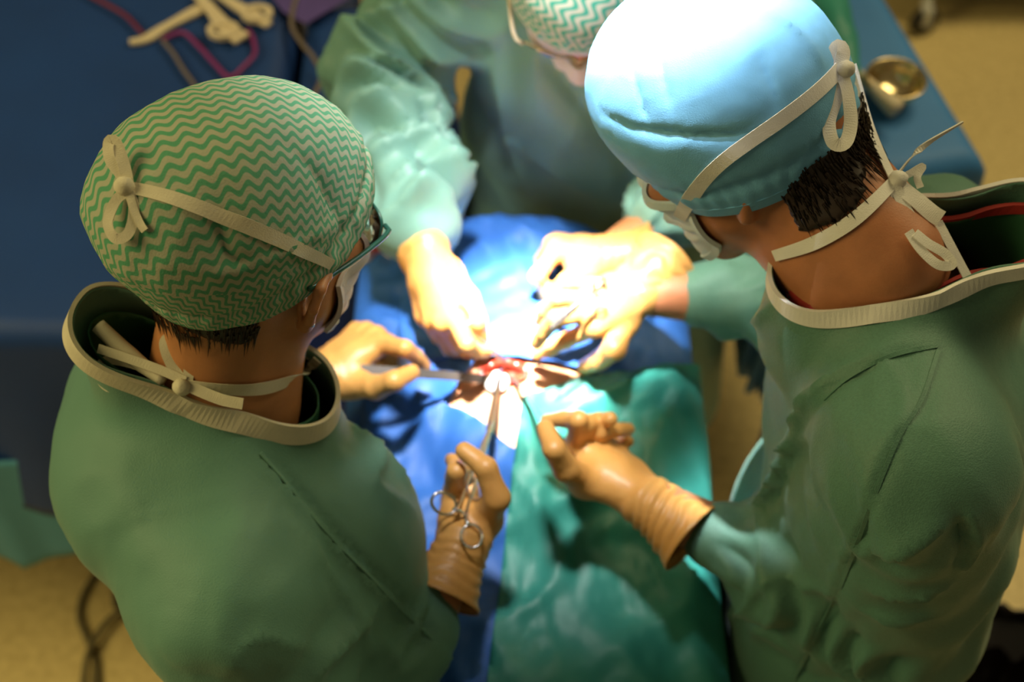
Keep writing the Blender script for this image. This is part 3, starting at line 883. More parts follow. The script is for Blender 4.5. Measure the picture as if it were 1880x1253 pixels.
gown_b = make_gown(pb, M['gown_b'], B, [(pb['SL'], pb['EL'], 4, .006, 8), (pb['EL'], pb['EL']+(pb['WL']-pb['EL'])*.62, 5, .014, 18), (pb['ER'], pb['ER']+(pb['WR']-pb['ER'])*.56, 6, .012, 16)],
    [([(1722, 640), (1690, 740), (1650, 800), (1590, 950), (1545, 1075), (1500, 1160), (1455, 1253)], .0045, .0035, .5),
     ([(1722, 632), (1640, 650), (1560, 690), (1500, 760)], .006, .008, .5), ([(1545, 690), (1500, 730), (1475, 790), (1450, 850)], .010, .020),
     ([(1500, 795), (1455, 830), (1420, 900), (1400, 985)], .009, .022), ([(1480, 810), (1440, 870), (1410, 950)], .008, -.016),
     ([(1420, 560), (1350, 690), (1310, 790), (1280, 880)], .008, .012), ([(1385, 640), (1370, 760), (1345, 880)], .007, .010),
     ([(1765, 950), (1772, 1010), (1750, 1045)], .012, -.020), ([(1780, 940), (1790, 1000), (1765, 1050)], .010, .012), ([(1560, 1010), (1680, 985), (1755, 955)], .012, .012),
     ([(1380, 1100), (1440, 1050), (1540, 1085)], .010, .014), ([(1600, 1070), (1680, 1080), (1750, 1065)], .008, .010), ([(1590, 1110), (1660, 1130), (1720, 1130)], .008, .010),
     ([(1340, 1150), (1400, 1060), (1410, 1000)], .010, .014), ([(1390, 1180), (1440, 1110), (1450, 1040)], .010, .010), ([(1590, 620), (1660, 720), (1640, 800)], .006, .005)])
gown_c = make_gown(pc, M['gown_far'], C, [(pc['SR'], pc['ER'], 7, .014, 9), (pc['ER'], pc['ER']+(pc['WR']-pc['ER'])*.86, 8, .024, 14), (pc['EL'], pc['WL'], 9, .008, 12)],
    [([(985, 90), (1060, 200), (1160, 330)], .030, -.030), ([(900, 60), (930, 200), (960, 330)], .02, .014), ([(950, 250), (1010, 300), (1090, 360)], .02, .010),
     ([(640, 60), (720, 20), (760, 0)], .012, .022), ([(640, 120), (720, 120), (775, 160)], .010, .024), ([(660, 200), (720, 185), (790, 205)], .010, .026), ([(650, 160), (740, 165), (800, 190)], .008, -.014),
     ([(690, 290), (750, 255), (820, 260)], .010, .028), ([(720, 340), (780, 300), (840, 320)], .009, .022), ([(730, 380), (780, 345), (840, 370)], .008, .020), ([(740, 60), (800, 100), (840, 110)], .012, .016),
     ([(700, 240), (770, 235), (830, 285)], .008, -.016), ([(790, 270), (820, 320), (845, 380)], .009, .016)])
trim(gown_a, pa, M['tape'], .020); trim(gown_b, pb, M['tape_w'], .016); trim(gown_c, pc, M['tape_w'], .014)

cap_a, capf_a, edge_a = make_cap(pa, M['zig_a'], A, [ell((-.075, .0, .045), (.080, .080, .072))], (.008, .56), (.004, .0015, .0012, .8),
    seams=[([(300, 480), (420, 500), (560, 440), (640, 400)], .006, .005), ([(400, 380), (420, 470), (470, 480)], .010, -.008), ([(520, 270), (590, 330), (640, 440)], .010, -.006)])
cap_b, capf_b, edge_b = make_cap(pb, M['cap_b'], B, [ell((.026, 0, .055), (.078, .082, .068))], (-.036, .10), (.003, .0012, .001, 1.0), uvs=False, size=(.098, .090, .096), bx=.099,
    seams=[([(1080, 195), (1180, 240), (1330, 250), (1400, 235)], .006, -.006), ([(1350, 0), (1450, 50), (1500, 110), (1510, 150)], .004, .004),
           ([(1195, 20), (1205, 90), (1230, 200)], .008, -.006), ([(1160, 110), (1175, 190), (1190, 230)], .006, -.005), ([(1390, 90), (1415, 150), (1425, 190)], .006, -.005)])
cap_c, capf_c, edge_c = make_cap(pc, M['zig_c'], C, [ell((-.06, 0, .045), (.080, .080, .072))], (.002, .36), (.003, .0015, .0012, .8))
strip('band', edge_b[0]+edge_b[1]*.0015, edge_b[1], .012, M['cap_b'], cap_b, n=300, closed=True)
strip('band', edge_c[0]+edge_c[1]*.0015, edge_c[1], .022, M['mask'], cap_c, n=300, closed=True)
mask_a = make_mask(pa, M['mask'], A, half=60); mask_b = make_mask(pb, M['mask_b'], B, half=56, puff=.006); mask_c = make_mask(pc, M['mask'], C)

# ---- hands: knuckle, then joints outwards
HA_R = dict(W=pa['WR'], E=Pz(808, 1100, 1.105), seed=1, wamp=.0012,
    i=(Pz(838, 905, 1.135), [(838, 866, -1), (836, 850, 1), (829, 846, 1)]), m=(Pz(832, 918, 1.115), [(836, 876, -1), (850, 860, 1), (858, 880, 1)]),
    r=(Pz(834, 930, 1.095), [(842, 890, 1), (860, 880, 1), (868, 900, -1)]), l=(Pz(845, 945, 1.08), [(855, 915, 1), (868, 910, 1), (872, 925, -1)]),
    t=(Pz(888, 955, 1.13), [(912, 915, -1), (892, 860, -1), (852, 828, 1)]))
HA_L = dict(W=pa['WL'], E=Pz(525, 720, 1.08), seed=2,
    i=(Pz(702, 632, 1.115), [(744, 640, -1), (763, 655, 1), (779, 672, 1)]), m=(Pz(690, 618, 1.105), [(735, 640, 1), (735, 668, 1), (712, 676, 1)]),
    r=(Pz(672, 610, 1.09), [(720, 640, 1), (722, 668, 1), (700, 676, 1)]), l=(Pz(655, 610, 1.07), [(695, 640, 1), (700, 660, 1), (685, 670, 1)]),
    t=(Pz(648, 702, 1.09), [(690, 712, -1), (724, 700, -1), (756, 684, 1)]))
HB_L = dict(W=pb['WL'], E=Pz(1272, 990, 1.115), seed=3, wamp=.0022,
    i=(Pz(1058, 815, 1.135), [(1062, 772, -1), (1036, 770, 1), (1006, 773, 1)]), m=(Pz(1080, 808, 1.12), [(1075, 779, -1), (1100, 773, 1), (1120, 770, -1)]),
    r=(Pz(1102, 815, 1.105), [(1100, 793, -1), (1130, 790, 1), (1152, 789, 1)]), l=(Pz(1124, 828, 1.09), [(1120, 808, 1), (1137, 809, -1), (1152, 811, -1)]),
    t=(Pz(1075, 882, 1.13), [(1040, 862, -1), (1018, 825, -1), (1001, 787, 1)]))
HB_R = dict(W=pb['WR'], E=Pz(1222, 478, 1.14), seed=4, wamp=.0018, wfreq=60,
    i=(Pz(1092, 600, 1.145), [(1040, 625, 1), (1010, 640, 1), (986, 650, 1)]), m=(Pz(1078, 575, 1.15), [(1020, 585, -1), (998, 610, 1), (985, 630, 1)]),
    r=(Pz(1080, 550, 1.14), [(1025, 548, -1), (1000, 570, 1), (992, 590, 1)]), l=(Pz(1090, 528, 1.125), [(1045, 520, -1), (1025, 535, 1), (1020, 550, 1)]),
    t=(Pz(1142, 590, 1.12), [(1128, 640, -1), (1100, 662, 1), (1074, 674, 1)]))
HC_R = dict(W=pc['WR'], E=Pz(763, 405, 1.133), seed=5, cr=.034, wamp=.0022, wfreq=65,
    i=(Pz(836, 585, 1.135), [(858, 632, -1), (875, 645, 1), (893, 646, 1)]), m=(Pz(815, 592, 1.125), [(845, 640, 1), (868, 648, 1), (885, 645, 1)]),
    r=(Pz(796, 590, 1.11), [(825, 640, 1), (850, 650, 1), (868, 648, 1)]), l=(Pz(780, 580, 1.09), [(805, 620, 1), (828, 630, 1), (845, 630, 1)]),
    t=(Pz(822, 505, 1.125), [(858, 548, -1), (876, 590, -1), (884, 622, 1)]))
HC_L = dict(W=pc['WL'], E=Pz(1195, 468, 1.077), seed=6, wamp=.0008,
    i=(Pz(1018, 462, 1.097), [(986, 508, -1), (998, 528, 1), (1014, 528, 1)]), m=(Pz(1016, 450, 1.077), [(990, 485, 1), (1000, 510, 1), (1018, 512, 1)]),
    r=(Pz(1022, 446, 1.057), [(1000, 475, 1), (1005, 500, 1), (1020, 505, 1)]), l=(Pz(1032, 446, 1.037), [(1012, 470, 1), (1015, 490, 1), (1028, 495, 1)]),
    t=(Pz(1070, 500, 1.082), [(1044, 520, -1), (1018, 540, 1), (1000, 548, 1)]))
for sp, par in ((HA_R, A), (HA_L, A), (HB_L, B), (HB_R, B), (HC_R, C), (HC_L, C)): make_hand(sp, par)

# ---- scrub shirts showing inside the collars
def make_scrub(p, parent, trim_mat=None):
    g = gown_sdf(p); f = lambda q: g(q)+.012
    cc = (p['collar_front']+p['collar_back'])/2
    lo = cc-[.24, .24, .20]; hi = cc+[.24, .24, .12]
    V, Fa = sdf_mesh(f, lo, hi, .011, project=1)
    o = mesh('scrub_shirt', V, Fa, M['scrub'], parent)
    c2 = cc-p['cn']*.016
    cut(o, [(c2, p['cn'], cc+p['cn']*.09), (cc-[0, 0, .16], (0, 0, -1), None)])
    solid(o, .0015, -1)
    if trim_mat:
        pts, nor = boundary(o, cc, .15)
        if len(pts) > 8:
            for _ in range(3): pts = (np.roll(pts, 1, 0)+2*pts+np.roll(pts, -1, 0))/4
            strip('neck_trim', pts[::2], nor[::2], .010, trim_mat, o, thick=.004, n=len(pts), closed=True)
    return o
BV_GA = bvh_of(gown_a); BV_GB = bvh_of(gown_b)
tape_on('seam', BV_GA, [(478, 832), (560, 930), (640, 1020), (770, 1150), (868, 1250)], .0035, M['gown'], gown_a, off=.001)
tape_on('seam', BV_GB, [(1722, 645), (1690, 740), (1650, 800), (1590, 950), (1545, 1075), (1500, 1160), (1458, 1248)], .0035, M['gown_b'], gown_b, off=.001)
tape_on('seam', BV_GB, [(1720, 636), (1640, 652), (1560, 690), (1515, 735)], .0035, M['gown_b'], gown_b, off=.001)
scrub_a = make_scrub(pa, A); scrub_b = make_scrub(pb, B, M['scrub_red'])

# ---- hair under the caps
def make_hair(p, parent, zlow, off, n, seed, plane):
    O, R = p['head'], p['R']; bs = body_sdf(p); hs = lambda L: bs(O+L@R.T)
    def f(q):
        L = (q-O)@R
        d = bs(q)-off
        low = zlow+.012*np.cos(L[:, 1]*40)
        return np.maximum(np.maximum(d, L[:, 0]+.042+.10*np.maximum(-L[:, 2]-.02, 0)), np.maximum(low-L[:, 2], L[:, 2]-(plane[0]+plane[1]*L[:, 0]+.016)))
    V, Fa = sdf_mesh(f, O-.15, O+.15, .0045, project=1)
    rg = np.random.RandomState(seed)
    a = rg.uniform(-1.1, 1.1, n)+math.pi; z = zlow+rg.uniform(.0, .04, n)
    d = np.stack([np.cos(a), np.sin(a), 0*a], 1)
    def hit(z, o):
        r = np.full(n, .14); b = np.stack([0*z-.01, 0*z, z], 1)
        for _ in range(22): r = r-np.maximum(hs(b+d*r[:, None])-o, 0)*.8
        return b+d*r[:, None]
    root = hit(z, off+.001); z2 = z-rg.uniform(.014, .026, n); tip = hit(z2, .0012)
    tip[:, 1] += rg.uniform(-.003, .003, n)
    s = nrm_rows(np.cross(d, tip-root))*.0012
    S = O+np.stack([root-s, root+s, root+d*.0012, tip], 1).reshape(-1, 3)@R.T
    k = len(V)+np.arange(n)[:, None]*4
    T = np.concatenate([k+[0, 1, 3], k+[1, 2, 3], k+[2, 0, 3]])
    return mesh('hair', np.vstack([V, S]), Fa.tolist()+T.tolist(), M['hair'], parent)
make_hair(pb, B, -.066, .004, 500, 3, (-.036, .10)); make_hair(pa, A, -.070, .0012, 300, 4, (.008, .56))

# ---- eyeglasses
def make_glasses(p, parent, frame_mat):
    O, R = p['head'], p['R']; T = lambda q: O+R@np.asarray(q, float)
    root = tube('glasses', [T((.106, -.010, .004)), T((.112, 0, .008)), T((.106, .010, .004))], .0016, frame_mat, parent)
    for s in (1, -1):
        pts = []; n = 28
        for k in range(n):
            a = 2*math.pi*k/n; y = .028*np.sign(math.cos(a))*abs(math.cos(a))**.6; z = .019*np.sign(math.sin(a))*abs(math.sin(a))**.6
            pts.append((.106-.35*max(abs(s*.037+y)-.03, 0), s*.037+y, -.006+z))
        q = [T(x) for x in pts]; c = T((.107, s*.037, -.006))
        V = [c]+q; lens = mesh('lens', V, [[0, i+1, (i+1) % n+1] for i in range(n)], M['glass'], root); solid(lens, .002)
        tube('rim', q+[q[0]], .0014, frame_mat, root, n=60, sides=6, caps=False)
        tube('temple', [T((.096, s*.066, .004)), T((.085, s*.078, .006)), T((.03, s*.090, .006)), T((-.03, s*.096, .004))], .0024, frame_mat, root, n=24, sides=8)
    return root
make_glasses(pa, A, M['frame']); make_glasses(pc, C, M['cream'])

# ---- ties and bows
BV_A = bvh_of(A, gown_a, cap_a, mask_a); BV_B = bvh_of(B, gown_b, cap_b, mask_b)
def loop(name, bvh, px, width, mat, parent, lift=.006, nor=None, wave=0):
    """free tape: runs off the surface point under its first point at about that depth"""
    h, nn = cast(bvh, *px[0]); t0 = (h-CAM)@FW - lift
    pts = [P(u, v, t0-(d[0] if d else 0)) for (u, v, *d) in px]
    m = -FW if nor is None else nrm(np.array(nor))
    return strip(name, pts, [m+np.array([.3*math.sin(i*1.3+wave), 0, .2*math.cos(i*1.1)]) for i in range(len(pts))], width, mat, parent, n=len(pts)*8)
tape_on('upper_tie', BV_A, [(606, 484), (560, 462), (470, 422), (380, 386), (290, 357), (236, 346)], [.009, .011, .012, .011, .009], M['tape'], mask_a)
loop('bow_loop', BV_A, [(236, 346), (228, 305), (212, 262), (200, 262), (202, 292), (226, 325), (236, 346)], .009, M['tape'], mask_a)
loop('bow_loop', BV_A, [(236, 350), (246, 385), (236, 428), (212, 438), (198, 410), (212, 370), (234, 350)], .008, M['tape'], mask_a)
loop('tie_end', BV_A, [(238, 352), (246, 385), (258, 412), (266, 424)], .006, M['tape'], mask_a)
tape_on('lower_tie', BV_A, [(600, 615), (588, 655), (548, 690), (480, 712), (410, 712), (345, 704)], [.009, .011, .012, .010], M['tape'], mask_a)
loop('bow_loop', BV_A, [(338, 705), (312, 665), (302, 630), (318, 618), (330, 640), (346, 672), (344, 704)], .009, M['tape'], mask_a)
loop('tie_end', BV_A, [(340, 706), (375, 722), (410, 735), (446, 742)], .010, M['tape'], mask_a)
loop('gown_tie', BV_A, [(340, 700), (290, 678), (225, 655), (180, 640)], .008, M['tape'], gown_a)
loop('gown_tie', BV_A, [(300, 700), (250, 712), (200, 712), (180, 685), (195, 662), (240, 668), (300, 690)], .008, M['tape'], gown_a)
tube('collar_tip', [P(180, 598, 1.235), P(235, 650, 1.235), P(300, 700, 1.225)], [.007, .008, .005], M['tape'], gown_a)
tape_on('upper_tie', BV_B, [(1250, 396), (1285, 335), (1330, 290), (1380, 255), (1450, 205), (1500, 165), (1535, 130)], [.012, .014, .012, .013, .013], M['tape_w'], mask_b)
loop('bow_loop', BV_B, [(1540, 132), (1535, 180), (1522, 225), (1530, 262), (1552, 262), (1562, 225), (1556, 170), (1545, 135)], .011, M['tape_w'], mask_b)
loop('bow_loop', BV_B, [(1540, 130), (1548, 95), (1536, 88), (1510, 140), (1480, 150)], .012, M['tape_w'], mask_b)
tape_on('lower_tie', BV_B, [(1425, 468), (1490, 448), (1560, 410), (1610, 366), (1638, 336)], [.010, .012, .012, .010], M['tape_w'], mask_b)
loop('upper_tie', BV_B, [(1640, 330), (1612, 270, -.01), (1585, 200, -.02), (1560, 120, -.02)], [.007, .010, .012, .012], M['tape_w'], mask_b, nor=(.35, -.6, .6))
loop('tie_end', BV_B, [(1640, 334), (1668, 295), (1705, 262), (1768, 224)], [.007, .006, .004, .002], M['tape_w'], mask_b, nor=(.6, .6, .4))
loop('tie_end', BV_B, [(1642, 334), (1672, 318), (1694, 306), (1684, 325), (1690, 345)], .006, M['tape_w'], mask_b)
loop('bow_loop', BV_B, [(1642, 340), (1655, 370), (1672, 400), (1684, 425), (1672, 436), (1655, 400), (1642, 345)], .010, M['tape_w'], mask_b)
loop('bow_loop', BV_B, [(1644, 338), (1680, 365), (1712, 392), (1728, 402)], .014, M['tape_w'], mask_b)
loop('bow_loop', BV_B, [(1668, 425), (1690, 458), (1722, 486), (1748, 486), (1735, 466), (1705, 448), (1680, 428)], .008, M['tape_w'], mask_b)
loop('gown_tie', BV_B, [(1722, 408), (1750, 460), (1790, 535)], .008, M['tape_w'], gown_b)
for bv, uv, par in ((BV_A, (237, 348), mask_a), (BV_A, (340, 705), mask_a), (BV_B, (1641, 336), mask_b), (BV_B, (1540, 132), mask_b)):
    h, nn = cast(bv, *uv)
    V, Fa = sdf_mesh(ell(h+nn*.006, (.008, .007, .008)), h-.03, h+.03, .003); N_ = nrm_rows(V-h)
    mesh('knot', V+N_*(.0015*ridged(V*160, 2))[:, None], Fa, M['tape'] if par is mask_a else M['tape_w'], par)
h, nn = cast(BV_A, 575, 598)
lathe('earring', [(.0001, .003), (.0025, .002), (.003, 0), (.0025, -.002), (.0001, -.003)], h+nn*.002, M['earring'], A, 14)

# ------------------------------------------------------------------ the incision and the instruments
w0 = np.array([W0[0], W0[1], 0.0])
def pz0(x, y): return field_z(np.array([x]), np.array([y]))[0]
skin_bvh = bvh_of(pat)
def on_skin(x, y):
    h = skin_bvh.ray_cast(Vector((x, y, 1.3)), Vector((0, 0, -1))); return h[0].z if h[0] else 1.03
lips = []
for k in range(18):
    a = 2*math.pi*k/18; x = W0[0]+.0265*math.cos(a); y = W0[1]+.0165*math.sin(a); lips.append((x, y, on_skin(x*1.0+.004*math.cos(a), y+.004*math.sin(a))+.001+.002*math.sin(5*a)))
tube('wound_edge', lips+[lips[0]], [.0045, .006, .0035, .0055, .004, .0045], M['blood'], pat, n=90, caps=False)
V, Fa = sdf_mesh(ell((W0[0], W0[1], on_skin(W0[0], W0[1])+.004), (.024, .015, .008)), np.array([W0[0]-.04, W0[1]-.03, .96]), np.array([W0[0]+.04, W0[1]+.03, 1.08]), .0025)
mesh('wound_bed', V+np.stack([0*V[:, 0], 0*V[:, 0], .004*ridged(V*90, 3)], 1), Fa, M['blood'], pat)
def blob(name, c, r, mat, seed, amp=.25, parent=None, freq=2.2, h=None):
    c = np.asarray(c, float); r = np.asarray(r, float); f = ell(c, r)
    V, Fa = sdf_mesh(f, c-r*1.6-.01, c+r*1.6+.01, h or min(r)/6)
    N_, _ = grad(f, V); m = r.mean()
    V = V+N_*(amp*m*ridged((V-c)/m*freq*.6+seed, seed)+.3*amp*m*ridged((V-c)/m*freq*1.7, seed+4))[:, None]
    return mesh(name, V, Fa, mat, parent)
gz = Pz(913, 703, 1.056)
tag(blob('gauze_swab', gz, (.013, .013, .010), M['gauze'], 3), 'wet white gauze swab pressed into the incision', 'gauze')

def ring_tube(name, c, e1, e2, r1, r2, r, mat, parent):
    pts = [c+e1*r1*math.cos(a)+e2*r2*math.sin(a) for a in np.linspace(0, 2*math.pi, 17)]
    return tube(name, pts, r, mat, parent, n=48, sides=8, caps=False)
def ringed(name, tip, pivot, s1, s2, r1, r2, up, mat, ring_mat, label, cat, rr=.0115, th=.0022, ratchet=True):
    """two crossing shanks with finger rings, a box joint and jaws"""
    tip, pivot, s1, s2, r1, r2 = [np.asarray(q, float) for q in (tip, pivot, s1, s2, r1, r2)]
    root = empty(name, pivot); tag(root, label, cat)
    inv = Matrix.Translation(-Vector(pivot))
    def ch(o): o.parent = root; o.matrix_parent_inverse = inv; return o
    ax = nrm(tip-pivot); side = nrm(np.cross(ax, up))
    for s, sh, rc in ((1, s1, r1), (-1, s2, r2)):
        ch(tube('jaw', [pivot-ax*.004, pivot+side*s*.0015+ax*.012, tip+side*s*.0006], [th*1.5, th*1.3, th*.6], mat, None, n=16))
        d = nrm(rc-sh); e2 = nrm(np.cross(d, up))
        ch(tube('shank', [pivot, (pivot*.4+sh*.6)-side*s*.001, sh, rc-d*rr*1.1], [th*1.3, th, th*.95, th], mat, None, n=26))
        ch(ring_tube('finger_ring', rc, d, e2, rr*1.25, rr*.9, th*.75, ring_mat, None))
    ch(tube('box_joint', [pivot-ax*.008, pivot, pivot+ax*.008], [th*1.6, th*2.1, th*1.6], mat, None, n=10))
    if ratchet: ch(tube('ratchet', [s1, (s1+s2)/2, s2], th*.8, mat, None, n=8))
    return root
upv = nrm(CAM-Pz(850, 900, 1.1))
ringed('needle_holder', W0+np.array([-.003, -.004, .030-.012]), Pz(899, 788, 1.095), Pz(838, 938, 1.168), Pz(856, 944, 1.155), Pz(815, 925, 1.178), Pz(866, 985, 1.158), upv,
       M['steel'], M['steel'], 'long steel needle holder with finger rings held over the near palm', 'forceps')
ringed('needle_holder', W0+np.array([.004, .008, .014]), Pz(905, 645, 1.085), Pz(868, 612, 1.125), Pz(872, 622, 1.115), Pz(848, 582, 1.140), Pz(856, 606, 1.128), nrm(np.array([.5, -.5, .7])),
       M['steel'], M['gold'], 'clamp with gold finger rings held by the hand reaching from behind', 'clamp', rr=.0095, th=.0018)
ringed('scissors', Pz(1010, 604, 1.182), Pz(1052, 566, 1.194), Pz(1085, 538, 1.200), Pz(1086, 546, 1.199), Pz(1100, 522, 1.206), Pz(1102, 532, 1.203), nrm(np.array([.2, -.8, .5])),
       M['steel_dark'], M['steel'], 'small scissors lying across the brightly lit glove on the right', 'scissors', rr=.006, th=.0022, ratchet=False)
def retractor(pts, normals, width, thick, label):
    root = empty('retractor', pts[0]); tag(root, label, 'retractor'); inv = Matrix.Translation(-Vector(pts[0]))
    k = len(pts)-2
    o = strip('handle', pts[:k+1], normals[:k+1], width, M['steel_dark'], root, thick=thick, n=24); o.matrix_parent_inverse = inv
    b = strip('blade', pts[k:], normals[k:], width*.95, M['steel_dark'], root, thick=thick, n=10); b.matrix_parent_inverse = inv
    return root
up = np.array([0, -.45, .9])
retractor([Pz(662, 678, 1.112), Pz(740, 684, 1.108), Pz(820, 690, 1.088), Pz(893, 697, 1.056), Pz(903, 699, 1.030)], [up, up, up, up, np.array([.8, -.3, .5])], .0105, .0022,
          'flat dark steel retractor held from the left')
sd = nrm(np.array([.75, .6, .3]))
retractor([Pz(1062, 838, 1.125), Pz(1004, 775, 1.122), Pz(972, 733, 1.085), Pz(945, 700, 1.056), Pz(938, 694, 1.030)], [sd, sd, sd, sd, sd], .010, .0022,
          'flat steel retractor held edge-on from the right')

# blood-stained swabs by the far cuff
c = Pz(806, 398, .995); tag(blob('gauze_swab', c, (.026, .045, .022), M['stained'], 8, .4), 'blood-stained crumpled swab beside the far sleeve cuff', 'gauze')
c = Pz(700, 452, .995); tag(blob('gauze_swab', c, (.045, .020, .018), M['stained'], 12, .4), 'pinkish swab lying left of the far wrist', 'gauze')
c = Pz(800, 325, .985); tag(blob('gauze_swab', c, (.040, .026, .018), M['gauze'], 5, .4), 'folded off-white swab behind the far sleeve cuff', 'gauze')

# ------------------------------------------------------------------ draped side tables
def draped_box(name, c, sx, sy, z, drop, rot, mat, label, seed, R=.03, amp=.004, hem=None, fold=.012, cat='drape'):
    """cloth laid over a table: flat top, rounded edges, hanging sides with folds; hem(x,y) adds to the drop"""
    n, m = 70, 70; V = []; per = drop+R
    def ax_(half): 
        inner = np.linspace(-half, half, 34); out = np.concatenate([np.linspace(.006, .06, 6), np.linspace(.08, per, 12)])
        return np.concatenate([-half-out[::-1], inner, half+out])
    a = ax_(sx/2); b = ax_(sy/2); ga, gb = np.meshgrid(a, b, indexing='ij'); n, m = ga.shape; ga = ga.ravel(); gb = gb.ravel()
    ea = np.maximum(np.abs(ga)-sx/2, 0); eb = np.maximum(np.abs(gb)-sy/2, 0)
    e = np.maximum(ea, eb); th = np.minimum(e/R, math.pi/2)
    out = R*np.sin(th); dz = R*(1-np.cos(th))+np.maximum(e-R*math.pi/2, 0)
    s = np.where(ea >= eb, gb, ga)
    fo = fold*np.sin(s*24+2.5*noise(np.stack([s*2.5, 0*s, 0*s+seed], 1), seed))*sstep(.03, .3, e)+.03*sstep(0, .5, e)
    x = np.clip(ga, -sx/2, sx/2)+np.sign(ga)*np.where(ea > 0, (out+fo)*np.minimum(1, ea/np.maximum(e, 1e-9)), 0)
    y = np.clip(gb, -sy/2, sy/2)+np.sign(gb)*np.where(eb > 0, (out+fo)*np.minimum(1, eb/np.maximum(e, 1e-9)), 0)
    zz = z-dz+amp*ridged(np.stack([ga*5, gb*5, 0*ga+seed], 1), seed)*(1-sstep(0, .05, e))
    ca, sa = math.cos(rot), math.sin(rot)
    X = c[0]+x*ca-y*sa; Y = c[1]+x*sa+y*ca
    if hem is not None: zz = np.maximum(zz, hem(X, Y))
    i, j = np.meshgrid(np.arange(n-1), np.arange(m-1), indexing='ij')
    q = np.stack([i*m+j, (i+1)*m+j, (i+1)*m+j+1, i*m+j+1], -1).reshape(-1, 4)
    o = mesh(name, np.stack([X, Y, zz], 1), q, mat); solid(o, .0015, 1); tag(o, label, cat); return o
def side_table(c, sx, sy, z, rot, label):
    root = empty('instrument_table', (c[0], c[1], 0)); root.rotation_euler = (0, 0, rot); tag(root, label, 'table')
    boxes('tabletop', [((0, 0, z-.016), (sx, sy, .025))], M['under'], root, .004)
    for ix in (-1, 1):
        for iy in (-1, 1): boxes('leg', [((ix*(sx/2-.04), iy*(sy/2-.04), (z-.03)/2), (.03, .03, z-.03))], M['under'], root, .003)
    return root
side_table((-.99, 1.76), 1.20, 1.12, .925, 0, 'big instrument table under the dark blue cover on the left')
draped_box('table_cover', (-.99, 1.76), 1.22, 1.14, .93, .40, 0, M['navy'], 'large dark blue cover over the instrument table behind the left person', 3, hem=lambda x, y: .55-.10*(x+.9))
side_table((-.225, 1.60), .14, .44, .915, 0, 'small stand under the dark blue cover behind the far sleeve')
draped_box('table_cover', (-.225, 1.60), .15, .45, .92, .45, 0, M['navy'], 'narrow dark blue cover over the stand behind the far sleeve', 6)
tag(boxes('equipment_pad', [((-.170, 1.475, .936), (.15, .17, .012))], M['mat'], None, .004), 'dark grey pad beside the far person, below the sleeve', 'pad')
side_table((.462, 1.865), .19, .78, .935, math.radians(13), 'narrow side table under the light blue cover on the right')
draped_box('table_cover', (.462, 1.865), .21, .80, .94, .45, math.radians(13), M['blue_side'], 'lighter blue cover on the side table behind the right surgeon', 9)
# pale teal sheet hanging below the dark blue cover
def hang_sheet():
    us = np.linspace(0, 1, 30); vs = np.linspace(0, 1, 18); g, h_ = np.meshgrid(us, vs, indexing='ij'); g = g.ravel(); h_ = h_.ravel()
    x = -1.10+.60*g; bottom = np.where(g < .52, .44-.08*g/.52, .36+.14*(g-.52)/.48)
    z = .66+(bottom-.66)*h_; y = 1.135+.03*np.abs(g-.52)+.012*np.sin(g*16)*h_-.02*np.exp(-((g-.52)/.05)**2)*h_
    i, j = np.meshgrid(np.arange(29), np.arange(17), indexing='ij')
    q = np.stack([i*18+j, (i+1)*18+j, (i+1)*18+j+1, i*18+j+1], -1).reshape(-1, 4)
    o = mesh('hanging_sheet', np.stack([x, y, z], 1), q, M['teal_pale']); solid(o, .0015)
    tag(o, 'pale teal sheet corner hanging below the dark blue cover at the left', 'sheet')
hang_sheet()

# ------------------------------------------------------------------ things on the tables
ZT = .937
def flat_path(name, px, w, mat, parent, z=ZT, th=.005):
    return strip(name, [Pz(u, v, z) for u, v in px], [np.array([0, 0, 1.0])]*len(px), w, mat, parent, thick=th)
tc_ = empty('towel_clamp', Pz(400, 20, ZT)); tag(tc_, 'cream plastic scissor-handled clamp on the dark blue cover', 'clamp')
inv = Matrix.Translation(-Vector(tc_.location))
def cl(o): o.matrix_parent_inverse = inv; return o
cl(flat_path('jaw', [(238, 78), (268, 72), (300, 52), (345, 28), (385, 8)], [.010, .018, .014, .020, .022], M['cream'], tc_))
cl(flat_path('arm', [(360, -12), (385, 15), (412, 48), (445, 72)], [.016, .018, .026, .028], M['cream'], tc_, ZT+.006))
cl(flat_path('arm', [(395, -15), (430, 8), (465, 28), (494, 46)], [.014, .016, .022, .014], M['cream'], tc_, ZT+.006))
for cu, cv in ((410, 56), (472, 25)):
    c = Pz(cu, cv, ZT+.008)
    pts = [c+np.array([.021*math.cos(a), .016*math.sin(a), 0]) for a in np.linspace(0, 2*math.pi, 13)[:-1]]
    cl(strip('finger_ring', pts, [np.array([0, 0, 1.0])]*12, .009, M['cream'], tc_, thick=.008, n=40, closed=True))
def cord(px, r, mat, label, z=ZT+.003, grp=None):
    o = tube('cord', [Pz(u, v, z) if len(q) == 0 else Pz(u, v, q[0]) for (u, v, *q) in px], r, mat, None, n=len(px)*8, sides=8); tag(o, label, 'cord'); return o
cord([(298, 72), (335, 60), (365, 85), (395, 118), (422, 142), (448, 122), (468, 98), (464, 70), (455, 55)], .0036, M['purple'], 'purple cord bent in a V on the dark blue cover')
cord([(150, -15), (195, 8), (232, 30), (262, 62)], .0036, M['red'], 'dark red cord running to the cream clamp from the left')
cord([(298, 74), (318, 98), (338, 130), (358, 158), (380, 200)], .0034, M['grey'], 'grey cord passing under the green zigzag cap')
cord([(552, -20), (540, 10), (536, 48), (556, 82), (575, 105), (590, 140), (575, 180)], .0040, M['grey'], 'grey cord running beside the far sleeve')
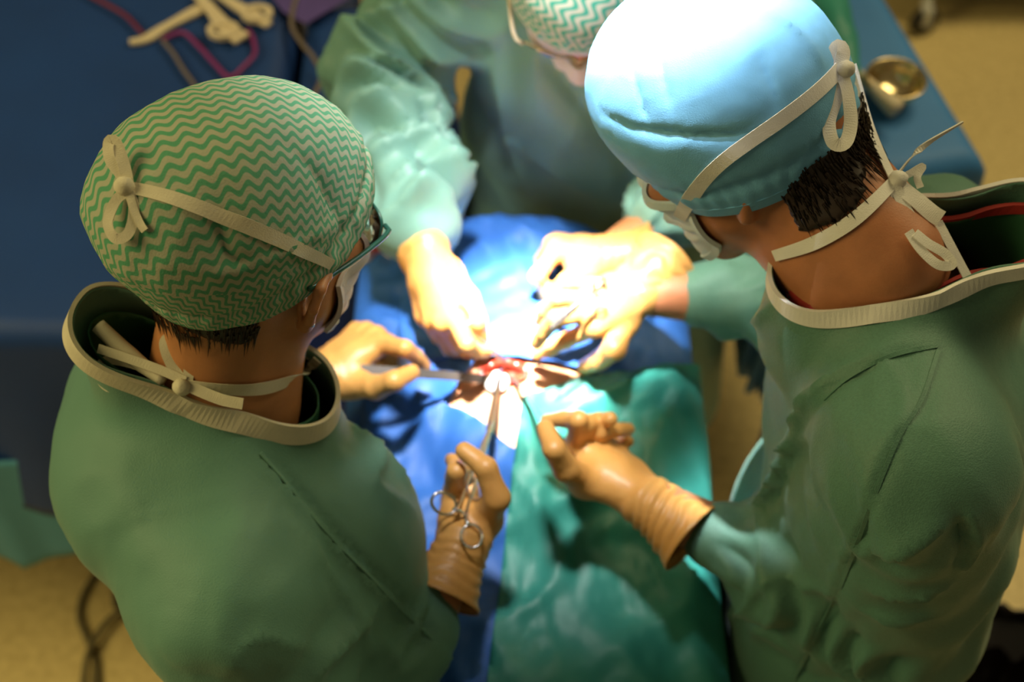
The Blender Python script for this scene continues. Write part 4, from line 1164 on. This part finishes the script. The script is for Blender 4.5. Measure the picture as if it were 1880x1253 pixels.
tag(mesh('violet_sheet', [Pz(u, v, z) for z in (.936, .940) for (u, v) in ((470, -40), (520, 22), (562, 44), (655, -12), (600, -60))],
    [[4, 3, 2, 1, 0], [5, 6, 7, 8, 9]]+[[i, (i+1) % 5, (i+1) % 5+5, i+5] for i in range(5)], M['violet'], smooth=False), 'violet sheet corner at the top edge of the dark blue cover', 'sheet')
bz = Pz(1640, 163, .965)
bowl = empty('metal_bowl', (bz[0], bz[1], .945)); tag(bowl, 'small yellowish steel bowl on the light blue cover', 'bowl')
lathe('bowl_body', [(.0005, .002), (.020, .002), (.034, .014), (.042, .032), (.044, .040), (.042, .040), (.039, .030), (.031, .016), (.018, .006), (.0005, .006)], (0, 0, 0), M['brass'], bowl)
lathe('rim', [(.042, .039), (.0455, .039), (.0455, .042), (.042, .042), (.042, .039)], (0, 0, 0), M['brass'], bowl)
hd = empty('lamp_handle', Pz(1600, 160, .985)); tag(hd, 'cream rod-shaped handle leaning across the steel bowl', 'handle'); inv = Matrix.Translation(-Vector(hd.location))
o = tube('rod', [Pz(1556, 118, .955), Pz(1590, 150, .97), Pz(1615, 172, .985)], [.008, .009, .010], M['cream'], hd); o.matrix_parent_inverse = inv
o = tube('grip', [Pz(1612, 170, .984), Pz(1628, 185, .99), Pz(1645, 200, .99)], [.011, .013, .015], M['cream'], hd); o.matrix_parent_inverse = inv
def roll(px, z, r, mat, name, label):
    o = tube(name, [Pz(u, v, z) for u, v in px], r, mat, None, n=30, sides=16); me = o.data
    co = np.empty(len(me.vertices)*3); me.vertices.foreach_get('co', co); co = co.reshape(-1, 3)
    co += np.stack([.006*ridged(co*25, 1), 0*co[:, 0], .006*ridged(co*25+9, 2)], 1); me.vertices.foreach_set('co', co.ravel()); me.update()
    tag(o, label, 'drape'); return o
roll([(1500, -60), (1520, 10), (1545, 90), (1562, 150)], .975, [.03, .032, .03, .012], M['green'], 'rolled_drape', 'rolled dark green drape lying along the light blue cover')

# ------------------------------------------------------------------ things on the floor
ft = Pz(1690, 62, .0)
tr = empty('equipment_trolley', (ft[0], ft[1], 0)); tag(tr, 'wheeled equipment trolley at the far right corner', 'trolley')
for dx in (0, .42):
    w = lathe('castor_wheel', [(.012, -.014), (.036, -.014), (.040, -.008), (.040, .008), (.036, .014), (.012, .014)], (dx, 0, .042), M['black'], tr, 28, R=np.array(frame_from(115, 0))[:, [1, 2, 0]])
    boxes('castor_fork', [((dx, .004, .062), (.030, .052, .062))], M['paint'], tr, .012)
    tube('castor_stem', [(dx, .02, .085), (dx, .03, .13)], .014, M['paint'], tr)
boxes('base_frame', [((.21, .05, .15), (.62, .07, .05))], M['mat'], tr, .01)
boxes('base_frame', [((.21, .42, .15), (.62, .07, .05))], M['mat'], tr, .01)
boxes('cabinet', [((.21, .24, .52), (.60, .44, .68))], M['mat'], tr, .015)

bc = np.array([.775, .915]); bn = empty('waste_bin', (*bc, 0)); tag(bn, 'round waste bin lined with a dark brown plastic bag', 'bin')
lathe('bin_body', [(.0005, .004), (.135, .004), (.15, .30), (.155, .30), (.14, .0), (.0005, .0)], (0, 0, 0), M['mat'], bn)
prof = [(.0005, .12), (.08, .10), (.128, .14), (.148, .25), (.152, .315), (.158, .335), (.166, .332), (.170, .30), (.168, .22), (.172, .16)]
sgs = 96; Vb = []
for k in range(sgs):
    a = 2*math.pi*k/sgs
    for i, (r, z) in enumerate(prof):
        q = np.array([[math.cos(a)*4.0, math.sin(a)*4.0, i*.7]]); q2 = np.array([[math.cos(a)*11, math.sin(a)*11, i*.35]])
        d = .016*ridged(q, 5)[0]+.009*ridged(q2, 7)[0]
        Vb.append((( r+d*(i > 0))*math.cos(a), (r+d*(i > 0))*math.sin(a), z+.5*d*(i in (4, 5, 6))))
nb = len(prof)
subd(mesh('bin_bag', Vb, [[k*nb+i, ((k+1) % sgs)*nb+i, ((k+1) % sgs)*nb+i+1, k*nb+i+1] for k in range(sgs) for i in range(nb-1)], M['bag'], bn), 1)

o = tube('floor_cable', [Pz(u, v, .007) for u, v in ((330, 960), (262, 990), (200, 1028), (158, 1085), (146, 1130), (160, 1172), (176, 1215), (178, 1290))], .0068, M['cable'], None, n=70, sides=8)
tag(o, 'thin cable curving down the yellow floor at the far left', 'cable')
o = tube('floor_cable', [Pz(u, v, .020 if 3 < k < 6 else .007) for k, (u, v) in enumerate(((330, 1130), (275, 1138), (232, 1132), (211, 1105), (222, 1070), (262, 1048), (330, 1040)))], .0066, M['cable'], None, n=60, sides=8)
tag(o, 'short looped cable disappearing behind the left gown', 'cable')
o = tube('floor_cable', [Pz(u, v, .021) for u, v in ((330, 1110), (262, 1114), (215, 1128), (180, 1165), (160, 1210), (150, 1290))], .0066, M['cable'], None, n=50, sides=8)
tag(o, 'cable crossing over the other two on the floor', 'cable')
